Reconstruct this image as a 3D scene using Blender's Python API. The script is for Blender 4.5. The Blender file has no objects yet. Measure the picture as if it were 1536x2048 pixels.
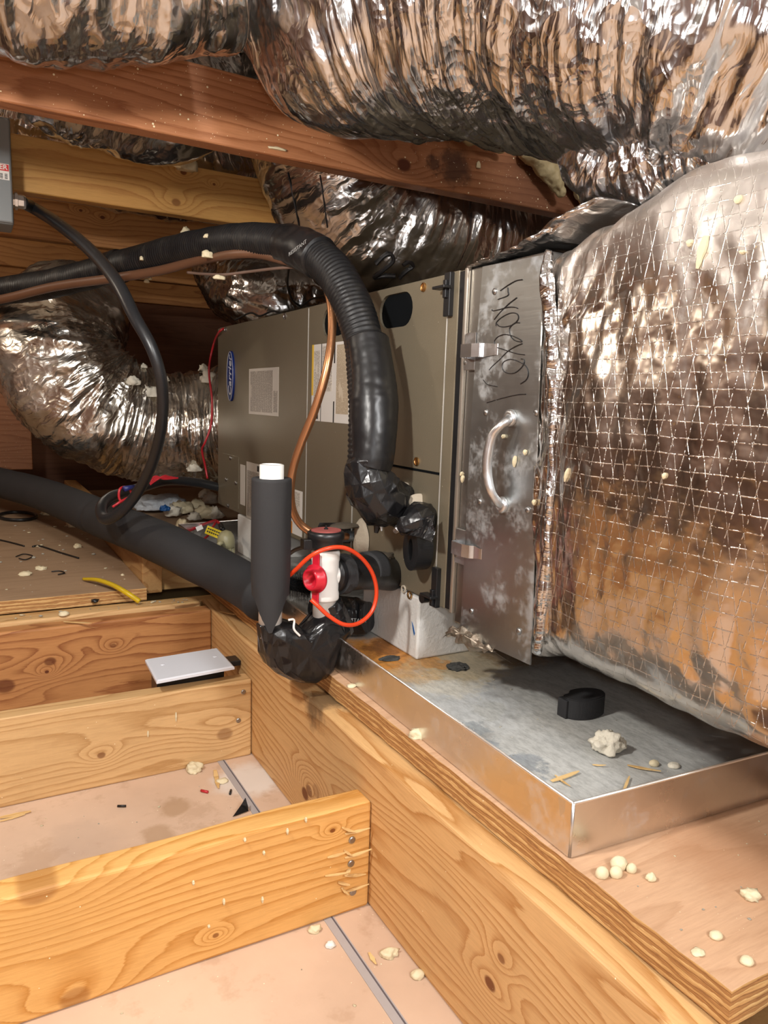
import bpy, bmesh, math, random
from mathutils import Vector, Matrix, noise
random.seed(7)
C = bpy.context.scene.collection
sc = bpy.context.scene

# ------------------------------------------------------------------ camera
CAM = Vector((-0.41144, -0.73328, 0.62435))
RIGHT = Vector((0.87254213, -0.48745017, 0.03259694))
DOWN = Vector((-0.04395114, -0.14477562, -0.98848789))
FWD = Vector((0.48655783, 0.86106466, -0.14774682))
F = 1475.0
cam = bpy.data.cameras.new('camera'); co = bpy.data.objects.new('camera', cam); C.objects.link(co)
cam.sensor_fit = 'HORIZONTAL'; cam.sensor_width = 36; cam.lens = F / 1536 * 36; cam.clip_start = .02
m3 = Matrix((RIGHT, -DOWN, -FWD)).transposed()
co.matrix_world = Matrix.Translation(CAM) @ m3.to_4x4()
sc.camera = co

# ------------------------------------------------------------------ light, world, exposure
sc.view_settings.view_transform = 'Standard'; sc.view_settings.look = 'None'
sc.view_settings.gamma = 1; sc.view_settings.use_curve_mapping = False
sc.view_settings.exposure = 1.48
sc.cycles.max_bounces = 8; sc.cycles.diffuse_bounces = 3; sc.cycles.glossy_bounces = 5; sc.cycles.transmission_bounces = 2; sc.cycles.adaptive_threshold = .02
w = bpy.data.worlds.new('world'); sc.world = w; w.use_nodes = True
w.node_tree.nodes['Background'].inputs[0].default_value = (.9, .87, .82, 1)
w.node_tree.nodes['Background'].inputs[1].default_value = .25
def lamp(name, loc, power, size, color, target=None):
    l = bpy.data.lights.new(name, 'AREA' if target else 'POINT'); l.energy = power; l.color = color
    if target: l.size = size; l.shape = 'DISK'
    else: l.shadow_soft_size = size
    o = bpy.data.objects.new(name, l); C.objects.link(o); o.location = loc
    if target: o.rotation_euler = (Vector(target) - Vector(loc)).to_track_quat('-Z', 'Y').to_euler()
    return o
lamp('work_lamp', (-.62, -.16, .97), 10.5, .035, (1, .965, .91))
lamp('rear_fill', (-.15, -1.95, 1.55), 34, .16, (.97, .98, 1))  # unseen ambient fill added behind the camera, also for white foil highlights
lamp('phone_light', (-.43, -.80, .66), 2.2, .02, (.93, .96, 1))
lamp('far_light', (-1.3, 1.3, 1.35), 6, .06, (1, .88, .72))  # warm point light out of view at the far left

# ------------------------------------------------------------------ helpers
AX = {'x': 0, 'y': 1, 'z': 2}
def ray(px, py): return (RIGHT * (px - 768) + DOWN * (py - 1024) + FWD * F).normalized()
def P(px, py, ax, v):
    r = ray(px, py); a = AX[ax]; return CAM + r * ((v - CAM[a]) / r[a])
def AT(px, py, d): return CAM + ray(px, py) * d

def link(name, me, mat=None, parent=None, smooth=False):
    if isinstance(me, bmesh.types.BMesh):
        bm = me; me = bpy.data.meshes.new(name); bm.normal_update(); bm.to_mesh(me); bm.free()
    o = bpy.data.objects.new(name, me); C.objects.link(o)
    if mat: me.materials.append(mat)
    if smooth:
        for p in me.polygons: p.use_smooth = True
    if parent:
        o.parent = parent; o.matrix_parent_inverse = Matrix.Translation(parent.location).inverted() if parent.type == 'EMPTY' else Matrix()
    return o
def tag(o, label, cat, group=None, kind=None):
    o['label'] = label; o['category'] = cat
    if group: o['group'] = group
    if kind: o['kind'] = kind
    return o
def struct(o, label, cat): return tag(o, label, cat, kind='structure')
def thing(name, label, cat, loc=(0, 0, 0), group=None):
    o = bpy.data.objects.new(name, None); C.objects.link(o); o.location = loc; o.empty_display_size = .02
    return tag(o, label, cat, group)

def bm_box(x0, x1, y0, y1, z0, z1, bev=0.0015, seg=2, bm=None):
    own = bm is None
    b = bmesh.new()
    v = [b.verts.new((x, y, z)) for x in (x0, x1) for y in (y0, y1) for z in (z0, z1)]
    for f in ((0, 1, 3, 2), (4, 6, 7, 5), (0, 4, 5, 1), (2, 3, 7, 6), (0, 2, 6, 4), (1, 5, 7, 3)): b.faces.new([v[i] for i in f])
    bmesh.ops.recalc_face_normals(b, faces=b.faces)
    if bev > 0: bmesh.ops.bevel(b, geom=b.edges[:] , offset=bev, segments=seg, affect='EDGES', profile=.5)
    if own: return b
    me = bpy.data.meshes.new('t'); b.to_mesh(me); b.free(); bm.from_mesh(me); bpy.data.meshes.remove(me); return bm
def merge(bm, other, mtx=None):
    me = bpy.data.meshes.new('t'); other.to_mesh(me); other.free()
    if mtx: me.transform(mtx)
    bm.from_mesh(me); bpy.data.meshes.remove(me); return bm
def frame_from(d):
    d = Vector(d).normalized(); a = Vector((0, 0, 1)) if abs(d.z) < .9 else Vector((1, 0, 0))
    u = d.cross(a).normalized(); return u, d.cross(u).normalized()
def bm_cyl(p0, p1, r0, r1=None, n=32, bev=0, cap=True):
    r1 = r0 if r1 is None else r1; p0 = Vector(p0); p1 = Vector(p1); u, v = frame_from(p1 - p0)
    b = bmesh.new(); A = []; B = []
    for i in range(n):
        a = 2 * math.pi * i / n; o = u * math.cos(a) + v * math.sin(a)
        A.append(b.verts.new(p0 + o * r0)); B.append(b.verts.new(p1 + o * r1))
    for i in range(n): b.faces.new((A[i], A[(i + 1) % n], B[(i + 1) % n], B[i]))
    if cap: b.faces.new(A[::-1]); b.faces.new(B)
    bmesh.ops.recalc_face_normals(b, faces=b.faces)
    if bev:
        es = [e for e in b.edges if len(e.link_faces) == 2 and e.calc_face_angle(0) > .8]
        bmesh.ops.bevel(b, geom=es, offset=bev, segments=2, affect='EDGES')
    return b
def bm_lathe(prof, origin, axis, n=40, close=False):
    # prof: list of (radius, height along axis)
    u, v = frame_from(axis); ax = Vector(axis).normalized(); o = Vector(origin); b = bmesh.new(); rings = []
    for r, h in prof:
        rings.append([b.verts.new(o + ax * h + (u * math.cos(2 * math.pi * i / n) + v * math.sin(2 * math.pi * i / n)) * r) for i in range(n)])
    for k in range(len(rings) - 1):
        for i in range(n): b.faces.new((rings[k][i], rings[k][(i + 1) % n], rings[k + 1][(i + 1) % n], rings[k + 1][i]))
    if close:
        for i in range(n): b.faces.new((rings[-1][i], rings[-1][(i + 1) % n], rings[0][(i + 1) % n], rings[0][i]))
    else:
        b.faces.new(rings[0][::-1]); b.faces.new(rings[-1])
    bmesh.ops.recalc_face_normals(b, faces=b.faces); return b
def spline(pts, n):
    pts = [Vector(p) for p in pts if p]
    if len(pts) == 2: return [pts[0].lerp(pts[1], i / (n - 1)) for i in range(n)]
    q = [pts[0] * 2 - pts[1]] + pts + [pts[-1] * 2 - pts[-2]]; dense = []
    for s in range(len(pts) - 1):
        a, b, c, d = q[s:s + 4]
        for i in range(24):
            t = i / 24; dense.append(.5 * ((2 * b) + (c - a) * t + (2 * a - 5 * b + 4 * c - d) * t * t + (3 * b - a - 3 * c + d) * t ** 3))
    dense.append(pts[-1]); L = [0]
    for i in range(1, len(dense)): L.append(L[-1] + (dense[i] - dense[i - 1]).length)
    out = []; j = 0
    for i in range(n):
        s = L[-1] * i / (n - 1)
        while j < len(L) - 2 and L[j + 1] < s: j += 1
        t = (s - L[j]) / max(1e-9, L[j + 1] - L[j]); out.append(dense[j].lerp(dense[j + 1], min(1, t)))
    return out
def radlist(rad, t):
    if not isinstance(rad, (list, tuple)): return rad
    x = t * (len(rad) - 1); i = min(int(x), len(rad) - 2); return rad[i] + (rad[i + 1] - rad[i]) * (x - i)
def bm_tube(pts, rad, nl=60, nr=20, disp=None, closed=False, squash=None, roundcap=False, straight=False):
    c = spline(pts, nl) if not straight else [Vector(p) for p in pts]
    if straight: nl = len(c)
    b = bmesh.new(); uvl = b.loops.layers.uv.new('UVMap'); rings = []; uvs = []
    T = [(c[min(i + 1, nl - 1)] - c[max(i - 1, 0)]).normalized() for i in range(nl)]
    if closed: T = [(c[(i + 1) % nl] - c[i - 1]).normalized() for i in range(nl)]
    u, v = frame_from(T[0]); s = 0
    for i in range(nl):
        if i: s += (c[i] - c[i - 1]).length; u = (u - T[i] * u.dot(T[i])).normalized(); v = T[i].cross(u)
        t = i / (nl - 1); R = radlist(rad, t); ring = []
        if roundcap:
            e = min(t, 1 - t) * (nl - 1); 
            if e < 4: R *= math.sqrt(max(.02, 1 - (1 - e / 4) ** 2))
        for k in range(nr):
            a = 2 * math.pi * k / nr; d = u * math.cos(a) + v * math.sin(a); r = R
            p = c[i] + d * r
            if disp: p = p + d * disp(p, s, a, t, d)
            if squash: p = squash(p, c[i])
            ring.append(b.verts.new(p))
        rings.append(ring); uvs.append(s)
    R0 = radlist(rad, .5)
    for i in range(nl - (0 if closed else 1)):
        j = (i + 1) % nl
        for k in range(nr):
            f = b.faces.new((rings[i][k], rings[i][(k + 1) % nr], rings[j][(k + 1) % nr], rings[j][k]))
            sj = uvs[j] if j else uvs[-1]
            for lp, (ss, kk) in zip(f.loops, ((uvs[i], k), (uvs[i], k + 1), (sj, k + 1), (sj, k))):
                lp[uvl].uv = (ss, kk / nr * 2 * math.pi * R0)
    if not closed: b.faces.new(rings[0][::-1]); b.faces.new(rings[-1])
    bmesh.ops.recalc_face_normals(b, faces=b.faces); return b
def bm_prism_x(yz, x0, x1, bev=0):
    b = bmesh.new(); A = [b.verts.new((x0, y, z)) for y, z in yz]; B = [b.verts.new((x1, y, z)) for y, z in yz]; n = len(yz)
    b.faces.new(A); b.faces.new(B[::-1])
    for i in range(n): b.faces.new((A[i], B[i], B[(i + 1) % n], A[(i + 1) % n]))
    bmesh.ops.recalc_face_normals(b, faces=b.faces)
    if bev: bmesh.ops.bevel(b, geom=[e for e in b.edges], offset=bev, segments=2, affect='EDGES')
    return b
def fbm(p, oct=3):
    s = 0; a = 1; q = Vector(p)
    for _ in range(oct): s += a * noise.noise(q); q = q * 2.03 + Vector((7.1, 3.3, 1.7)); a *= .5
    return s
def bm_blob(loc, rad, seed=0, amp=.35, freq=1.6, sub=3, flat=0):
    b = bmesh.new(); bmesh.ops.create_icosphere(b, subdivisions=sub, radius=1)
    o = Vector((seed * 3.7, seed * 1.3, seed * 5.1))
    for v in b.verts:
        n = v.co.normalized(); k = 1 + amp * (fbm(n * freq + o, 3)) + amp * .5 * abs(noise.noise(n * freq * 2.5 + o))
        p = Vector((n.x * k * rad[0], n.y * k * rad[1], n.z * k * rad[2]))
        if p.z < -rad[2] * .45: p.z = -rad[2] * .45
        v.co = Vector(loc) + p
    return b
def text_mesh(s, size, origin, right, up, ext=.0002, align='CENTER', shear=0, bold=0):
    cu = bpy.data.curves.new('t', 'FONT'); cu.body = s; cu.size = size; cu.align_x = align; cu.align_y = 'CENTER'; cu.extrude = ext; cu.shear = shear; cu.offset = bold
    to = bpy.data.objects.new('t', cu); C.objects.link(to)
    me = bpy.data.meshes.new_from_object(to.evaluated_get(bpy.context.evaluated_depsgraph_get())); bpy.data.objects.remove(to); bpy.data.curves.remove(cu)
    r = Vector(right).normalized(); u = Vector(up).normalized(); n = r.cross(u)
    M = Matrix((r, u, n)).transposed().to_4x4(); M.translation = Vector(origin); me.transform(M)
    return me
def bvh_of(*objs):
    from mathutils.bvhtree import BVHTree
    out = []
    for o in objs:
        me = o.data; out.append(BVHTree.FromPolygons([o.matrix_world @ v.co if o.parent is None else v.co for v in me.vertices], [tuple(p.vertices) for p in me.polygons]))
    return out
def on_surface(trees, px, py, lift=.001):
    r = ray(px, py); best = None
    for t in trees:
        h, n, i, d = t.ray_cast(CAM, r)
        if h is not None and (best is None or d < best[1]): best = (h, d, n)
    if best is None: return None
    n = best[2]
    if n.dot(r) > 0: n = -n
    return best[0] + n * lift

# ------------------------------------------------------------------ materials
class NT:
    def __init__(s, name, rough=.5, metal=0, color=(.5, .5, .5), spec=.5):
        s.m = bpy.data.materials.new(name); s.m.use_nodes = True; s.t = s.m.node_tree; s.b = s.t.nodes['Principled BSDF']
        s.b.inputs['Roughness'].default_value = rough; s.b.inputs['Metallic'].default_value = metal
        s.b.inputs['Base Color'].default_value = (*color, 1); s.b.inputs['Specular IOR Level'].default_value = spec
    def n(s, ty, **kw):
        x = s.t.nodes.new(ty)
        for k, v in kw.items():
            if k in ('ins',):
                for a, b in v.items():
                    if isinstance(b, bpy.types.NodeSocket): s.t.links.new(b, x.inputs[a])
                    else: x.inputs[a].default_value = b
            else: setattr(x, k, v)
        return x
    def l(s, a, b): s.t.links.new(a, b)
    def math(s, op, a, b=None, c=None, clamp=False):
        x = s.n('ShaderNodeMath', operation=op); x.use_clamp = clamp
        for i, v in enumerate((a, b, c)):
            if v is None: continue
            if isinstance(v, bpy.types.NodeSocket): s.l(v, x.inputs[i])
            else: x.inputs[i].default_value = v
        return x.outputs[0]
    def coord(s, kind='Object', scale=(1, 1, 1), loc=(0, 0, 0), rot=(0, 0, 0)):
        tc = s.n('ShaderNodeTexCoord'); mp = s.n('ShaderNodeMapping')
        mp.inputs['Scale'].default_value = scale; mp.inputs['Location'].default_value = loc; mp.inputs['Rotation'].default_value = rot
        s.l(tc.outputs[kind], mp.inputs[0]); return mp.outputs[0]
    def noise(s, vec, scale, detail=4, rough=.5, dist=0):
        x = s.n('ShaderNodeTexNoise'); x.inputs['Scale'].default_value = scale; x.inputs['Detail'].default_value = detail
        x.inputs['Roughness'].default_value = rough; x.inputs['Distortion'].default_value = dist; s.l(vec, x.inputs['Vector']); return x.outputs['Fac']
    def voro(s, vec, scale, feature='F1', rnd=1, out='Distance'):
        x = s.n('ShaderNodeTexVoronoi', feature=feature); x.inputs['Scale'].default_value = scale; x.inputs['Randomness'].default_value = rnd
        s.l(vec, x.inputs['Vector']); return x.outputs[out]
    def ramp(s, fac, stops, interp='LINEAR'):
        x = s.n('ShaderNodeValToRGB'); r = x.color_ramp; r.interpolation = interp
        while len(r.elements) < len(stops): r.elements.new(.5)
        for e, (p, c) in zip(r.elements, stops):
            e.position = p; e.color = (*c, 1) if len(c) == 3 else c
        s.l(fac, x.inputs[0]); return x.outputs[0]
    def step(s, v, lo, hi):
        x = s.n('ShaderNodeMapRange', interpolation_type='SMOOTHSTEP'); x.clamp = True
        x.inputs['From Min'].default_value = lo; x.inputs['From Max'].default_value = hi; s.l(v, x.inputs[0]); return x.outputs[0]
    def mix(s, f, a, b, mode='MIX'):
        x = s.n('ShaderNodeMix', data_type='RGBA', blend_type=mode)
        for i, v in ((0, f), (6, a), (7, b)):
            if isinstance(v, bpy.types.NodeSocket): s.l(v, x.inputs[i])
            elif i == 0: x.inputs[0].default_value = v
            else: x.inputs[i].default_value = (*v, 1)
        return x.outputs[2]
    def color(s, c): s.l(c, s.b.inputs['Base Color'])
    def bump(s, h, strength=.3, dist=.002, prev=None):
        x = s.n('ShaderNodeBump'); x.inputs['Strength'].default_value = strength; x.inputs['Distance'].default_value = dist
        s.l(h, x.inputs['Height'])
        if prev is not None: s.l(prev, x.inputs['Normal'])
        s.l(x.outputs[0], s.b.inputs['Normal']); return x.outputs[0]
    def specks(s, base, vec, scale=90, thr=.12, col=(.85, .76, .52), dens=.55):
        v = s.n('ShaderNodeTexVoronoi'); v.inputs['Scale'].default_value = scale; s.l(vec, v.inputs['Vector'])
        sep = s.n('ShaderNodeSeparateColor'); s.l(v.outputs['Color'], sep.inputs[0])
        a = s.math('LESS_THAN', v.outputs['Distance'], s.math('MULTIPLY', sep.outputs[1], thr))
        m = s.math('MULTIPLY', a, s.math('GREATER_THAN', sep.outputs[0], dens)); return s.mix(m, base, col)

def wood(name, light, dark, along='x', height='z', rings=26, wob=2.2, seed=0, knots=(), rough=.55, speck=0, stain=None, stainpos=(), contrast=1, fs=1, top=None):
    """growth rings run along the board and bend round each knot (knots: along, height, radius, darkness)"""
    s = NT(name, rough=rough, spec=.35); tc = s.n('ShaderNodeTexCoord'); sep = s.n('ShaderNodeSeparateXYZ'); s.l(tc.outputs['Object'], sep.inputs[0])
    o = {'x': sep.outputs[0], 'y': sep.outputs[1], 'z': sep.outputs[2]}; third = [k for k in 'xyz' if k not in (along, height)][0]
    U, V, W = o[along], o[height], o[third]
    cb = s.n('ShaderNodeCombineXYZ'); s.l(s.math('MULTIPLY_ADD', U, 1.0 * fs, seed * 3.1), cb.inputs[0]); s.l(s.math('MULTIPLY', V, 7.0), cb.inputs[1]); s.l(s.math('MULTIPLY', W, 7.0), cb.inputs[2])
    low = s.noise(cb.outputs[0], 1.6, 2, .45)
    cb2 = s.n('ShaderNodeCombineXYZ'); s.l(s.math('MULTIPLY', U, 5.0), cb2.inputs[0]); s.l(s.math('MULTIPLY', V, 60.0), cb2.inputs[1]); s.l(s.math('MULTIPLY', W, 60.0), cb2.inputs[2])
    fine = s.noise(cb2.outputs[0], 6, 5, .65)
    f = s.math('ADD', s.math('MULTIPLY', V, rings * 2.2), s.math('MULTIPLY', low, wob * 5)); f = s.math('ADD', f, s.math('MULTIPLY', W, rings * 1.1))
    f = s.math('ADD', f, s.math('MULTIPLY', fine, .35)); kmask = None
    for (ku, kv, kr, kd) in knots:
        du = s.math('SUBTRACT', U, ku); dv = s.math('SUBTRACT', V, kv)
        d2 = s.math('ADD', s.math('MULTIPLY', s.math('MULTIPLY', du, du), .35), s.math('MULTIPLY', dv, dv))
        g = s.math('EXPONENT', s.math('MULTIPLY', d2, -1 / (2 * (kr * 1.7) ** 2))); f = s.math('ADD', f, s.math('MULTIPLY', g, 3.2))
        dd = s.math('ADD', s.math('MULTIPLY', s.math('MULTIPLY', du, du), .6), s.math('MULTIPLY', dv, dv))
        k = s.math('MULTIPLY', s.math('SUBTRACT', 1, s.step(dd, (kr * .5) ** 2, (kr * .85) ** 2)), kd)
        kmask = k if kmask is None else s.math('MAXIMUM', kmask, k)
    ringv = s.math('FRACT', f)
    late = s.ramp(ringv, [(0, (0, 0, 0)), (.55, (.15 * contrast,) * 3), (.86, (.75 * contrast,) * 3), (.93, (1 * contrast,) * 3), (1, (0, 0, 0))])
    col = s.mix(late, light, dark)
    blot = s.noise(s.coord('Object', (2, 2, 2), (seed, 0, 0)), 2.5, 3); col = s.mix(s.math('MULTIPLY', s.step(blot, .4, .75), .35), col, tuple(x * .72 for x in light))
    col = s.mix(s.math('MULTIPLY', s.step(fine, .35, .8), .22), col, tuple(x * .6 for x in dark))
    if kmask is not None: col = s.mix(kmask, col, (dark[0] * .42, dark[1] * .30, dark[2] * .28))
    for (su, sv, sr, scol, sa) in stainpos:
        du = s.math('SUBTRACT', U, su); dv = s.math('SUBTRACT', V, sv)
        d = s.math('SQRT', s.math('ADD', s.math('MULTIPLY', du, du), s.math('MULTIPLY', dv, dv)))
        d = s.math('ADD', d, s.math('MULTIPLY_ADD', s.noise(s.coord('Object'), 40, 5, .7), .06, -.03))
        col = s.mix(s.math('MULTIPLY', s.math('SUBTRACT', 1, s.step(d, sr * .3, sr)), sa), col, scol)
    if speck: col = s.specks(col, s.coord('Object'), 75, speck, dens=.5); col = s.specks(col, s.coord('Object', (1, 1, 1), (5, 5, 5)), 200, speck, dens=.4)
    s.color(col); s.bump(s.math('ADD', s.math('MULTIPLY', late, -.6), fine), .25, .0012); return s.m

def plain(name, color, rough=.5, metal=0, bump=None, spec=.5, var=.12, vs=30, speck=0, anis=(1, 1, 1), speckcol=(.85, .76, .52)):
    s = NT(name, rough, metal, color, spec); v = s.coord('Object', anis); n = s.noise(v, vs, 5, .6)
    col = s.mix(s.math('MULTIPLY', n, var * 2), color, tuple(c * .45 for c in color))
    if speck: col = s.specks(col, s.coord('Object'), 110, speck, speckcol)
    s.color(col)
    if bump: s.bump(s.noise(v, bump[0], 5, .6), bump[1], bump[2])
    return s.m

def foil(name, base=(.70, .71, .725), rough=.17, streak=(9, 60), crumple=26, strength=.55, dust=0.0, seed=0, speck=0, dark=1):
    s = NT(name, rough, 1.0, base)
    uv = s.coord('UV', (streak[1], streak[0], 1), (seed, seed, 0)); iso = s.coord('Object', (1, 1, 1), (seed, 0, 0))
    wob = s.noise(iso, 9, 3, .6, 0)
    cbm = s.n('ShaderNodeVectorMath', operation='ADD'); s.l(uv, cbm.inputs[0]); cc = s.n('ShaderNodeCombineXYZ'); s.l(s.math('MULTIPLY', wob, 5), cc.inputs[0]); s.l(s.math('MULTIPLY', wob, 2.5), cc.inputs[1]); s.l(cc.outputs[0], cbm.inputs[1])
    a = s.voro(cbm.outputs[0], .55, 'F1'); b2 = s.noise(cbm.outputs[0], .8, 3, .5)
    wv = s.n('ShaderNodeVectorMath', operation='ADD'); s.l(iso, wv.inputs[0]); c3 = s.n('ShaderNodeTexNoise'); c3.inputs['Scale'].default_value = 14; s.l(iso, c3.inputs['Vector'])
    sc3 = s.n('ShaderNodeVectorMath', operation='SCALE'); s.l(c3.outputs['Color'], sc3.inputs[0]); sc3.inputs['Scale'].default_value = .06; s.l(sc3.outputs[0], wv.inputs[1])
    c = s.math('ADD', s.voro(wv.outputs[0], crumple, 'F1'), s.math('MULTIPLY', s.voro(wv.outputs[0], crumple * 3.4, 'F1'), .34)); patch = s.step(s.noise(iso, 5, 2), .35, .65)
    h = s.math('ADD', s.math('MULTIPLY', a, .8), s.math('MULTIPLY', b2, .7)); h = s.math('ADD', h, s.math('MULTIPLY', s.math('MULTIPLY', c, patch), .75))
    s.bump(h, strength, .012)
    rr = s.math('MULTIPLY_ADD', s.noise(iso, 6, 4), .22 + dust * .3, rough * .45); s.l(rr, s.b.inputs['Roughness'])
    col = s.mix(s.math('MULTIPLY', s.noise(iso, 3, 3), .35), base, tuple(x * .62 for x in base))
    if speck: col = s.specks(col, s.coord('Object'), 100, speck)
    s.color(col)
    if dust:
        dm = s.math('MULTIPLY', s.step(s.noise(iso, 7, 6, .7), .42, .7), dust); s.l(s.math('SUBTRACT', 1, dm), s.b.inputs['Metallic'])
    return s.m

M = {}
M['girder'] = wood('pine_girder', (.70, .43, .19), (.44, .20, .055), 'y', 'z', 34, 2.6, 1, knots=((-.241, .078, .009, 1), (-.255, .115, .006, .8), (.205, .046, .013, 1), (.190, .058, .012, .8), (.165, .07, .014, .35)), speck=.05,
    stainpos=((.18, .2, .05, (.03, .02, .015), .75),))
M['joist_a'] = wood('pine_joist_orange', (.75, .42, .14), (.52, .23, .045), 'x', 'z', 30, 1.4, 2, knots=((-.053, .116, .004, 1), (-.372, .140, .020, .5), (-.342, .010, .016, .5), (-.195, .028, .004, .8)), speck=.05)
M['joist_b'] = wood('pine_joist_pale', (.68, .43, .20), (.45, .24, .085), 'x', 'z', 30, 2.2, 3, knots=((-.049, .049, .015, .55), (-.250, .054, .007, .8)), speck=.05)
M['joist_c'] = wood('pine_joist_rusty', (.52, .24, .085), (.26, .085, .025), 'x', 'z', 20, 2.2, 4, knots=((-.300, .135, .011, .75), (-.306, .116, .004, 1), (-.375, .10, .018, .8), (-.19, .15, .006, .6)), speck=.05)
M['tie_a'] = wood('fir_tie_red', (.44, .19, .085), (.27, .095, .035), 'x', 'z', 24, 1.6, 5, knots=((.315, 1.060, .016, 1),), speck=.12,
    stainpos=((.70, 1.08, .28, (.11, .045, .025), .7), (.43, 1.075, .05, (.035, .014, .01), .8), (.38, 1.07, .02, (.03, .012, .01), .7)))
M['tie_b'] = wood('fir_tie_yellow', (.60, .33, .10), (.42, .19, .05), 'x', 'z', 20, 1.5, 6, knots=((.037, 1.121, .008, 1), (.02, 1.054, .011, .75), (.107, 1.107, .004, 1)), speck=.03)
M['tie_c'] = wood('fir_tie_brown', (.42, .20, .065), (.25, .10, .03), 'x', 'z', 20, 1.5, 7, knots=((-.117, 1.115, .005, 1), (-.061, 1.105, .007, 1)))
M['sleeper'] = wood('pine_block', (.55, .32, .13), (.38, .18, .06), 'y', 'z', 16, 1.5, 8, speck=.04)
M['cross'] = wood('pine_cross_block', (.60, .38, .16), (.42, .22, .08), 'x', 'z', 16, 1.5, 9, speck=.04)
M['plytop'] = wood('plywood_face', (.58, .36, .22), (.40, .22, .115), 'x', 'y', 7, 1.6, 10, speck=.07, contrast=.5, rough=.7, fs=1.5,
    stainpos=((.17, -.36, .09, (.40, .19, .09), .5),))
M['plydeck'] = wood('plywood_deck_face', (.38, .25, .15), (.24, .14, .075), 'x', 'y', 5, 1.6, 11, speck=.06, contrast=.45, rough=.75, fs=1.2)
M['sheath'] = wood('roof_sheathing', (.17, .075, .04), (.09, .035, .02), 'x', 'z', 4, 2.0, 12, contrast=.5, rough=.75, fs=.6)
M['reflect_board'] = wood('reflection_board', (.58, .53, .46), (.10, .08, .065), 'x', 'z', 1.1, 1.2, 14, contrast=1, rough=.8)  # invented pale and dark bands on unseen boards, to vary the foil reflections
def ply_edge(name):
    s = NT(name, .7, spec=.3); tc = s.n('ShaderNodeTexCoord'); sep = s.n('ShaderNodeSeparateXYZ'); s.l(tc.outputs['Object'], sep.inputs[0])
    nz = s.noise(s.coord('Object', (14, 14, 120)), 1.2, 4, .6); zz = s.math('ADD', sep.outputs[2], s.math('MULTIPLY_ADD', nz, .011, -.0055))
    r = s.math('FRACT', s.math('MULTIPLY', zz, 1 / .0072)); col = s.ramp(r, [(0, (.25, .11, .04)), (.15, (.55, .31, .12)), (.5, (.70, .46, .20)), (.55, (.38, .19, .07)), (.9, (.46, .24, .09)), (1, (.25, .11, .04))])
    col = s.specks(col, s.coord('Object'), 90, .1); s.color(col); s.bump(s.math('ADD', nz, r), .5, .002); return s.m
M['plyedge'] = ply_edge('plywood_edge')

def drywall():
    s = NT('drywall_back', .8, spec=.25); v = s.coord('Object'); big = s.noise(v, 3.2, 5, .6); med = s.noise(v, 12, 5, .65); fine = s.noise(v, 160, 3)
    col = s.mix(s.step(big, .35, .7), (.66, .47, .34), (.55, .38, .27))
    col = s.mix(s.math('MULTIPLY', s.step(med, .52, .62), .35), col, (.40, .25, .15))
    sep = s.n('ShaderNodeSeparateXYZ'); tc = s.n('ShaderNodeTexCoord'); s.l(tc.outputs['Object'], sep.inputs[0])
    # white plaster smears by the far joist, and damp rings
    for (x, y, r, c, a) in ((-.03, .36, .07, (.72, .66, .60), .8), (-.16, .33, .035, (.42, .27, .16), .8), (-.2, .27, .03, (.42, .27, .16), .7), (-.3, .3, .06, (.46, .33, .25), .4)):
        dx = s.math('SUBTRACT', sep.outputs[0], x); dy = s.math('SUBTRACT', sep.outputs[1], y)
        d = s.math('SQRT', s.math('ADD', s.math('MULTIPLY', dx, dx), s.math('MULTIPLY', dy, dy))); d = s.math('ADD', d, s.math('MULTIPLY_ADD', med, .08, -.04))
        col = s.mix(s.math('MULTIPLY', s.math('SUBTRACT', 1, s.step(d, r * .5, r)), a), col, c)
    col = s.specks(col, v, 120, .10, (.80, .70, .52)); s.color(col); s.bump(s.math('ADD', fine, med), .15, .001); return s.m
M['drywall'] = drywall()
M['tape'] = plain('joint_tape_grey', (.42, .38, .37), .8, vs=60, bump=(80, .3, .001))
M['seam'] = plain('seam_dark', (.12, .10, .11), .9)

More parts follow.
